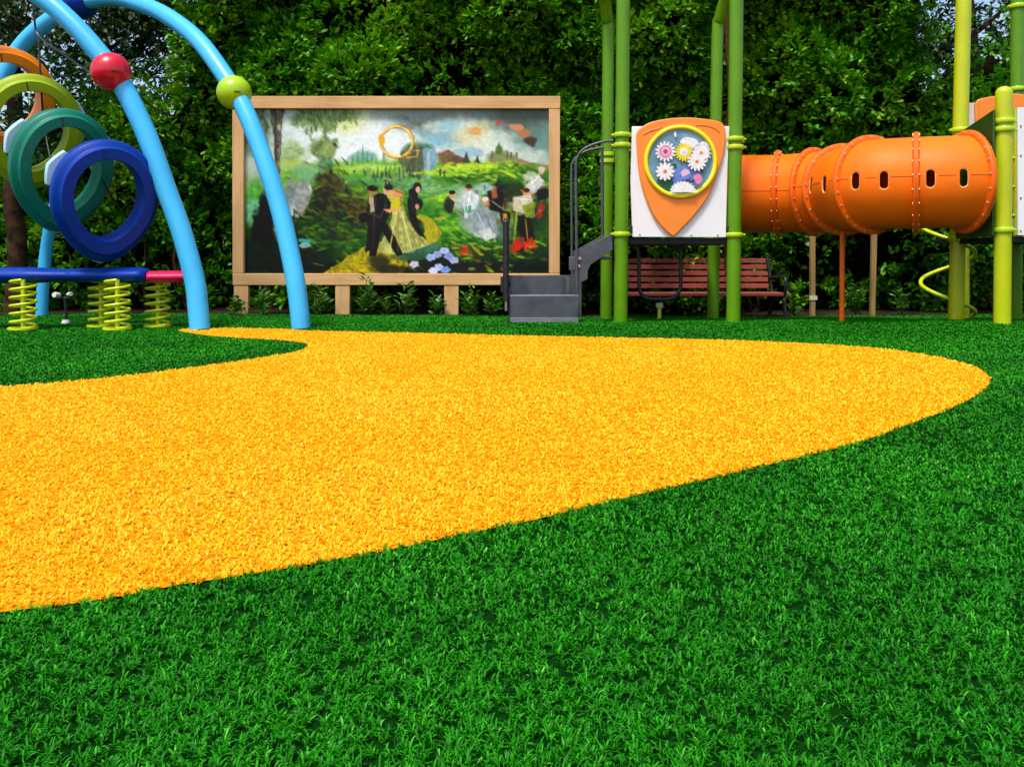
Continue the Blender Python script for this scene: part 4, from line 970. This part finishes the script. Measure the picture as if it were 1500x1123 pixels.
for px in (924, 1066):
    b = MB(); q = P(px, 336, fy); b.box((q[0] - .012, q[1] - .028, q[2] - .03), (q[0] + .012, q[1] + .02, q[2] + .035))
    b.build("bracket", M['black_metal'], panel, bevel=.003)

# hanging black U rail under the deck, and a yellow stub post
uy = 8.3
b = MB(); b.tube(catmull([P(935, 345, uy), P(936, 400, uy), P(937, 424, uy), P(946, 436, uy), P(966, 438, uy), P(986, 436, uy), P(996, 424, uy), P(997, 400, uy), P(997.5, 345, uy)], 60), .019, 12); b.build("hanging_rail", M['black_metal'], play)
xs_ = X(966, 8.9); st = thing("stub_post", (xs_, 8.9, float(gh(xs_, 8.9))), "short yellow stub post on the turf under the tower deck", "stub post")
zg = float(gh(xs_, 8.9)); b = MB(); b.tube([(xs_, 8.9, zg - .02), (xs_, 8.9, zg + .12)], .02, 14); b.build("pipe", M['spring'], st)
b = MB(); b.box((xs_ - .032, 8.87, zg + .115), (xs_ + .032, 8.93, zg + .165)); b.build("cap", M['tag'], st, bevel=.006)

# crawl tunnel
zc = 1.20; TR = .372
cpts = [(2.02, 8.43, zc), (2.30, 8.43, zc), (2.62, 8.39, zc), (2.89, 8.17, zc), (3.06, 7.86, zc), (3.075, 7.30, zc), (3.36, 7.13, zc), (3.60, 7.04, zc), (3.80, 7.03, zc)]
NS, NM = 700, 400
cl = catmull(cpts, NS)
tang = [(cl[min(i + 1, NS)] - cl[max(i - 1, 0)]).normalized() for i in range(NS + 1)]
side = [Vector((t_.y, -t_.x, 0)) for t_ in tang]                 # horizontal, towards the viewer's side
arcl = np.concatenate([[0], np.cumsum([(cl[i + 1] - cl[i]).length for i in range(NS)])])
def proj(p): return CX + p[0] * F / p[1], HY - (p[2] - CH) * F / p[1]
def tp(i, th, r): return cl[i] + side[i] * math.cos(th) * r + Vector((0, 0, math.sin(th) * r))
slots = []
for px, py in ((1188, 271), (1208, 270), (1254, 265), (1295, 264), (1363, 261.5), (1411, 260.5)):
    best = min((i for i in range(200, NS)), key=lambda i: abs(proj(tp(i, .1, TR))[0] - px)); p = tp(best, .1, TR)
    k_ = (tp(best + 2 if best < NS - 1 else best, .1, TR) - tp(best - 2, .1, TR)).length / (arcl[min(best + 2, NS) if best < NS - 1 else best] - arcl[best - 2])
    slots.append((arcl[best], math.asin(max(-1, min(1, (zrow(py, p.y) - zc) / TR))), k_))
HW, HH = .037, .075
keep = np.ones((NS, NM), bool)
thv = np.array([(-PI + 2 * PI * (j + .5) / NM) for j in range(NM)]); av = (arcl[1:] + arcl[:-1]) / 2
for s0, t0, kq in slots:
    ds = np.abs(av - s0)[:, None] * kq; dt = np.maximum(np.abs((thv - t0) * TR)[None] - (HH - HW), 0)
    keep &= ~(np.hypot(ds, dt) < HW)
V = np.array([tuple(tp(i, -PI + 2 * PI * j / NM, TR)) for i in range(NS + 1) for j in range(NM)])
fq = []
for i in range(NS):
    for j in range(NM):
        if keep[i, j]: fq += [i * NM + j, (i + 1) * NM + j, (i + 1) * NM + (j + 1) % NM, i * NM + (j + 1) % NM]
tun = raw_mesh("tunnel", V, fq, np.full(len(fq) // 4, 4), M['tunnel'], smooth=True, parent=play); tun['label'] = "bent orange plastic crawl tunnel with slot windows"
md = tun.modifiers.new("wall", 'SOLIDIFY'); md.thickness = .014; md.offset = 0
for s0, t0, kq in slots:
    b = MB(); pts = []
    for k in range(41):
        a = 2 * PI * k / 40
        ds, dt = HW * math.cos(a), HW * math.sin(a) + (HH - HW) * (1 if math.sin(a) > 1e-6 else -1 if math.sin(a) < -1e-6 else 0)
        s = s0 + ds / kq; i = int(np.searchsorted(arcl, s)); i = min(max(i, 1), NS); f = (s - arcl[i - 1]) / (arcl[i] - arcl[i - 1]); th = t0 + dt / TR
        pts.append(tp(i - 1, th, TR).lerp(tp(i, th, TR), f))
    b.tube(pts, .0060, 8, caps=False); b.build("window_rim", M['slot_rim'], tun)
def nearest_i(px, key):
    return min(range(NS + 1), key=lambda i: abs(proj(cl[i])[0] - px))
for px in (1141, 1194, 1236, 1277, 1342, 1414):
    i = nearest_i(px, 0); c, t_ = cl[i], tang[i]; b = MB()
    b.lathe([(TR - .004, -.026), (TR + .012, -.026), (TR + .046, -.020), (TR + .053, -.012), (TR + .053, -.002), (TR + .045, 0), (TR + .053, .002), (TR + .053, .012), (TR + .046, .020), (TR + .012, .026), (TR - .004, .026)], c, t_, 96)
    b.cur = 1; sd_ = side[i]
    for q in range(22):
        a = 2 * PI * (q + .3) / 22; o_ = c + (sd_ * math.cos(a) + Vector((0, 0, 1)) * math.sin(a)) * (TR + .032)
        for sg in (-1, 1): b.lathe([(.0115, .016), (.011, .028), (0, .030)], o_, t_ * sg, 8)
    b.build("flange", [M['tunnel_rim'], M['bolt']], tun, angle=45)
M['seam'] = mat("tunnel_seam_shadow_gap", (.34, .07, .006), .7, .2, .2, 10)
b = MB()
for sgn_t in (.07,):
    rng_i = [k for k in range(30, NS - 4, 4) if all(abs(arcl[k] - s) * q_ > HW + .012 for s, _, q_ in slots)]
    run = []
    for k in rng_i + [10 ** 6]:
        if run and k - run[-1] > 4:
            if len(run) > 1: b.tube([tp(q, sgn_t if q > 250 else 0.0, TR + .006) for q in run], .0036, 6)
            run = []
        run.append(k)
b.build("seam", M['seam'], tun)
x_, y_ = X(1234, 7.84), 7.84
b = MB(); b.tube([(x_ - .005, y_, float(gh(x_, y_)) - .03), (x_, y_, zc - TR - .01)], .023, 16); o = b.build("tunnel_leg", M['tunnel_rim'], play); o['label'] = "thin orange pole under the tunnel"

# right-hand tower
post(X(1400, 7.56), 7.56, X(1400, 7.56) + .08, 7.56, 3.3, .064, M['post_lime'], [zr(191, 7.56), zr(350, 7.56)], lab="tall lime post behind the tunnel's end")
post(X(1468, 6.8), 6.8, X(1468, 6.8) + .015, 6.8, zr(137, 6.8) , .0635, M['post_lime'], [zr(178, 6.8), zr(190, 6.8), zr(337, 6.8)], dome=True, lab="round topped lime post in front of the right tower")
post(X(1487, 8.0), 8.0, X(1491, 8.0), 8.0, 3.3, .058, M['post'], [zr(131, 8.0), zr(10, 8.0)], lab="dark green rear post of the right tower")
post(4.78, 6.95, 4.79, 6.95, 2.1, .0635, M['post_lime'], [1.6, 1.7, .8], dome=True)
b = MB(); zd2 = zr(345, 6.9); b.box((3.93, 6.83, zd2 - .06), (4.78, 7.95, zd2 - .012)); b.build("deck", M['deck'], play, bevel=.008)
b = MB()
p0, p1 = P(1455, 161, 6.76), P(1453, 345, 6.76); q0, q1 = P(1397, 200, 7.50), P(1400, 350, 7.50)
b.prism([(0, 0), (1, 0), (1, 1), (0, 1)], 0, .018, lambda u, v, d: tuple(Vector(q1 if not v else q0).lerp(Vector(p1 if not v else p0), u) + Vector((d, 0, 0))))
b.build("tunnel_end_plate", M['dark_green'], play, bevel=.003)
b = MB(); b.box((X(1490, 6.8), 6.79, zr(345, 6.8)), (4.72, 6.81, zr(158, 6.8))); fp = b.build("side_panel", M['white'], play, bevel=.004)
for py in (185, 228, 290, 338):
    b = MB(); b.lathe([(.009, .0), (.007, .006), (0, .007)], (X(1494, 6.8), 6.79, zr(py, 6.8)), (0, -1, 0), 12); b.build("screw", M['bolt'], fp)
ry2 = 7.72
b = MB(); b.box((X(1418, ry2), ry2, zd2 + .05), (X(1490, ry2) + .3, ry2 + .02, zr(151, ry2))); rp = b.build("rear_panel", M['white'], play, bevel=.004)
xa, xb = X(1426, ry2), X(1426, ry2) + .74; za = zr(143, ry2)
prof = [(xa, za - .06), (xa + .03, za - .02), (xa + .12, za), (xa + .37, za + .03), (xb - .12, za), (xb - .03, za - .02), (xb, za - .06), (xb - .01, za - .35), (xb - .12, za - .7), (xb - .34, za - 1.04), (xa + .34, za - 1.04), (xa + .12, za - .7), (xa + .01, za - .35)]
b = MB(); b.prism(prof, .002, .035, lambda u, v, d: (u, ry2 - d, v)); b.build("shield", M['shield'], rp, bevel=.008)
b = MB()
for k in range(4): b.tube([P(1462 + k * .5, 190 + k * 42, 7.45), P(1500, 190 + k * 42, 7.45)], .016, 10)
b.tube([P(1488, 160, 7.45), P(1488, 345, 7.45)], .02, 12); b.build("inner_ladder_rail", M['post_lime'], play)
# spiral climber under the tunnel end
sy_ = 8.25; cx_ = X(1388, sy_); pr = .236; pitch = 85 * sy_ / F; zleft = zr(335, sy_)
pts = []
for k in range(0, 75):
    a = 2 * PI * k / 32
    pts.append((cx_ - pr * math.cos(a), sy_ - pr * math.sin(a), zleft - pitch * k / 32))
b = MB(); b.tube(pts, .019, 12); px_ = X(1418, sy_); b.tube([(px_, sy_ + .02, float(gh(px_, sy_)) - .02), (px_, sy_ + .02, zr(345, sy_))], .024, 14)
o = b.build("spiral_climber", M['spring'], play); o['label'] = "lime spiral climbing pole under the tunnel's end"

# access steps
g_ = M['grey_metal']; sy = 7.67
def SX(px, Y=sy): return X(px, Y)
def gz(py, Y=sy): return zrow(py, Y)
steps = MB(); steps.box((SX(747), sy, float(gh(.3, sy)) - .01), (SX(847), sy + .02, gz(433))); sp_ = steps.build("step_riser", g_, play, bevel=.004); sp_['label'] = "charcoal metal step unit with handrails"
b = MB(); b.box((SX(747) - .001, sy - .006, float(gh(.3, sy))), (SX(847) + .001, sy + .001, gz(465))); b.build("kick_strip", M['step_edge'], sp_, bevel=.002)
b = MB(); b.tube([(SX(746.5), sy + .008, gz(433)), (SX(847.5), sy + .008, gz(433))], .007, 8); b.build("tread_edge", M['step_edge'], sp_)
b = MB(); b.box((SX(747), sy + .022, gz(433) - .035), (SX(847), sy + .62, gz(433) - .014)); b.build("tread", g_, sp_, bevel=.003)
b = MB(); b.box((X(746, 8.3), 8.29, 0.0), (X(852, 8.3), 8.31, zrow(403, 8.3))); b.build("back_plate", g_, sp_, bevel=.004)
b = MB(); b.box((SX(830), sy + .05, gz(433) - .01), (SX(835), sy + .60, zrow(406, 8.0))); b.build("side_plate", g_, sp_, bevel=.003)
b = MB(); b.box((SX(747) - .012, sy + .03, .0), (SX(747) - .002, sy + .6, gz(418))); b.build("side_plate", g_, sp_, bevel=.003)
for k, (xa, xb, z) in enumerate(((SX(872), SX(899), gz(376)),)):
    b = MB(); b.box((xa, sy + .11, z - .03), (xb, sy + .62, z)); b.build("tread", g_, sp_, bevel=.004)
stg = [(848, 368), (897, 342), (898.5, 366), (866, 388), (862, 396), (861.5, 409), (853, 413.5), (848, 410)]
for yy in (7.72, 8.34):
    b = MB(); b.prism([(SX(a), gz(b_)) for a, b_ in stg], 0, .018, lambda u, v, d, yy=yy: (u, yy + d, v)); so = b.build("stringer", g_, sp_, bevel=.003)
for a, b_ in ((849.5, 379), (848.5, 390)):
    b = MB(); b.lathe([(.016, 0), (.014, .012), (0, .014)], (SX(a), 7.72, gz(b_)), (0, -1, 0), 14); b.build("stringer_bolt", M['bolt'], sp_)
b = MB(); b.tube(catmull([(SX(a), 7.70, gz(b_)) for a, b_ in ((845.5, 425), (845.3, 397), (844.5, 320), (844, 245), (846, 231), (852, 221), (865, 213), (882, 207.5), (899, 205.5))], 70), .0125, 14); b.build("handrail", M['grey_metal'], sp_)
ky = 8.36
b = MB(); b.tube(catmull([P(a, b_, ky) for a, b_ in ((838.5, 420), (838, 394), (837.3, 320), (837, 250), (839, 238), (846, 229), (860, 221), (882, 216))], 60), .0125, 14); b.tube([P(882, 216, ky), P(882.5, 345, ky)], .016, 12); b.build("handrail", M['grey_metal'], sp_)
b = MB(); b.box((SX(834), 7.715, gz(396)), (SX(848), 7.735, gz(376))); b.build("rail_bracket", g_, sp_, bevel=.003)
b = MB(); gp = [(741, 440), (741, 400), (741, 345), (741, 326)]
b.tube(catmull([(SX(a), 7.66, gz(b_)) for a, b_ in gp], 24) , .027, 18); b.ball((SX(741), 7.66, gz(326)), .027, 18)
b.tube([(SX(741), 7.66, gz(326)), (SX(741), 7.9, gz(322)), (SX(741), 8.2, gz(330)), (SX(741), 8.25, gz(400))], .027, 14); b.build("grab_rail", M['black_metal'], sp_)
b = MB(); b.box((SX(739.5), 7.64, gz(455)), (SX(743), 7.66, gz(395))); b.build("rail_foot", M['step_edge'], sp_, bevel=.002)
b = MB(); b.lathe([(0, 0), (.05, 0), (.055, .01), (.055, .05), (.05, .06), (0, .06)], (SX(738), 7.72, gz(412)), (1, 0, 0), 20); b.box((SX(733), 7.72, gz(429)), (SX(746), 7.76, gz(405))); b.build("rail_socket", M['black_metal'], sp_, bevel=.004)

# ------------------------------------------------------------------ bench, stakes
BY = 9.62
bx0, bx1 = X(903, BY), X(1128, BY); gb = float(gh(2, BY))
bench = thing("park_bench", ((bx0 + bx1) / 2, BY, gb), "maroon slatted park bench with black metal ends behind the tower", "bench")
b = MB()
for k in range(5):
    zc_ = zrow(382 + k * 9.2, BY); yy = BY + .16 - k * .028
    b.box((bx0, yy, zc_ - .026), (bx1, yy + .022, zc_ + .024))
b.build("backrest", M['bench_slat'], bench, bevel=.004)
b = MB()
for k in range(4): b.box((bx0 - .02, BY - .36 + k * .105, zrow(429, BY) - .018), (bx1 + .09, BY - .275 + k * .105, zrow(429, BY) + .012))
b.build("seat", M['bench_slat'], bench, bevel=.004)
for xe in (bx0 + .04, bx1 + .05):
    b = MB(); zs_ = zrow(431, BY)
    b.tube(catmull([(xe, BY - .40, gb - .02), (xe, BY - .36, gb + .12), (xe, BY - .33, zs_ - .03), (xe, BY - .1, zs_ - .035), (xe, BY + .06, zs_ - .02), (xe - .01, BY + .14, zs_ + .2), (xe - .02, BY + .21, zrow(376, BY))], 40), .02, 10)
    b.tube(catmull([(xe, BY + .02, zs_ - .03), (xe, BY + .1, gb + .15), (xe, BY + .2, gb - .02)], 16), .02, 10)
    b.tube(catmull([(xe, BY - .34, zs_ - .02), (xe + .01, BY - .37, zs_ + .12), (xe + .01, BY - .30, zs_ + .21), (xe, BY - .1, zs_ + .2), (xe - .01, BY + .12, zs_ + .18)], 24), .016, 10)
    b.build("end_frame", M['black_metal'], bench)
for px, py0, py1, tg, lab in ((1190, 462, 300, True, "slim wooden stake with a cream tag, left of the thin orange pole"), (1278, 455, 300, False, "slim wooden stake right of the thin orange pole under the tunnel")):
    Y = 9.4; x = X(px, Y); zg = float(gh(x, Y)); t = thing("wooden_stake", (x, Y, zg), lab, "stake", "wooden stakes beneath the tunnel")
    b = MB(); b.prism([(-.026, -.026), (.026, -.026), (.026, .026), (-.026, .026)], zg - .05, zg + 1.5, lambda u, v, d, x=x, Y=Y: (x + u + (.02 if px > 1200 else .0) * d, Y + v, d)); b.build("shaft", M['stake'], t, bevel=.004)
    if tg:
        b = MB(); b.box((x - .042, Y - .034, zrow(439, Y)), (x + .042, Y - .028, zrow(433, Y))); b.build("label_tag", M['tag'], t)

# fallen leaves on the turf
for k, (px, py, lab) in enumerate(((1458, 556, "single pale dry leaf on the turf beside the rounded tip of the yellow path"), (1005, 486, "small yellowish leaf on the green turf beyond the path"), (515, 478, "tiny yellow leaf on the turf below the mural"))):
    Y = CH * F / (py - HY); x = X(px, Y); z = float(gh(x, Y)) + .026
    V, fa, sz = leaf_arrays(np.array([[x, Y, z]]), np.array([[.8, .3, .15]]), .05, .028, .3, k)
    o = raw_mesh("fallen_leaf", V, fa, sz, M['leaf_young'], np.full(6, 1.0), smooth=True); tag(o, lab, "leaf", "fallen leaves")
    sol = o.modifiers.new("thick", 'SOLIDIFY'); sol.thickness = .001
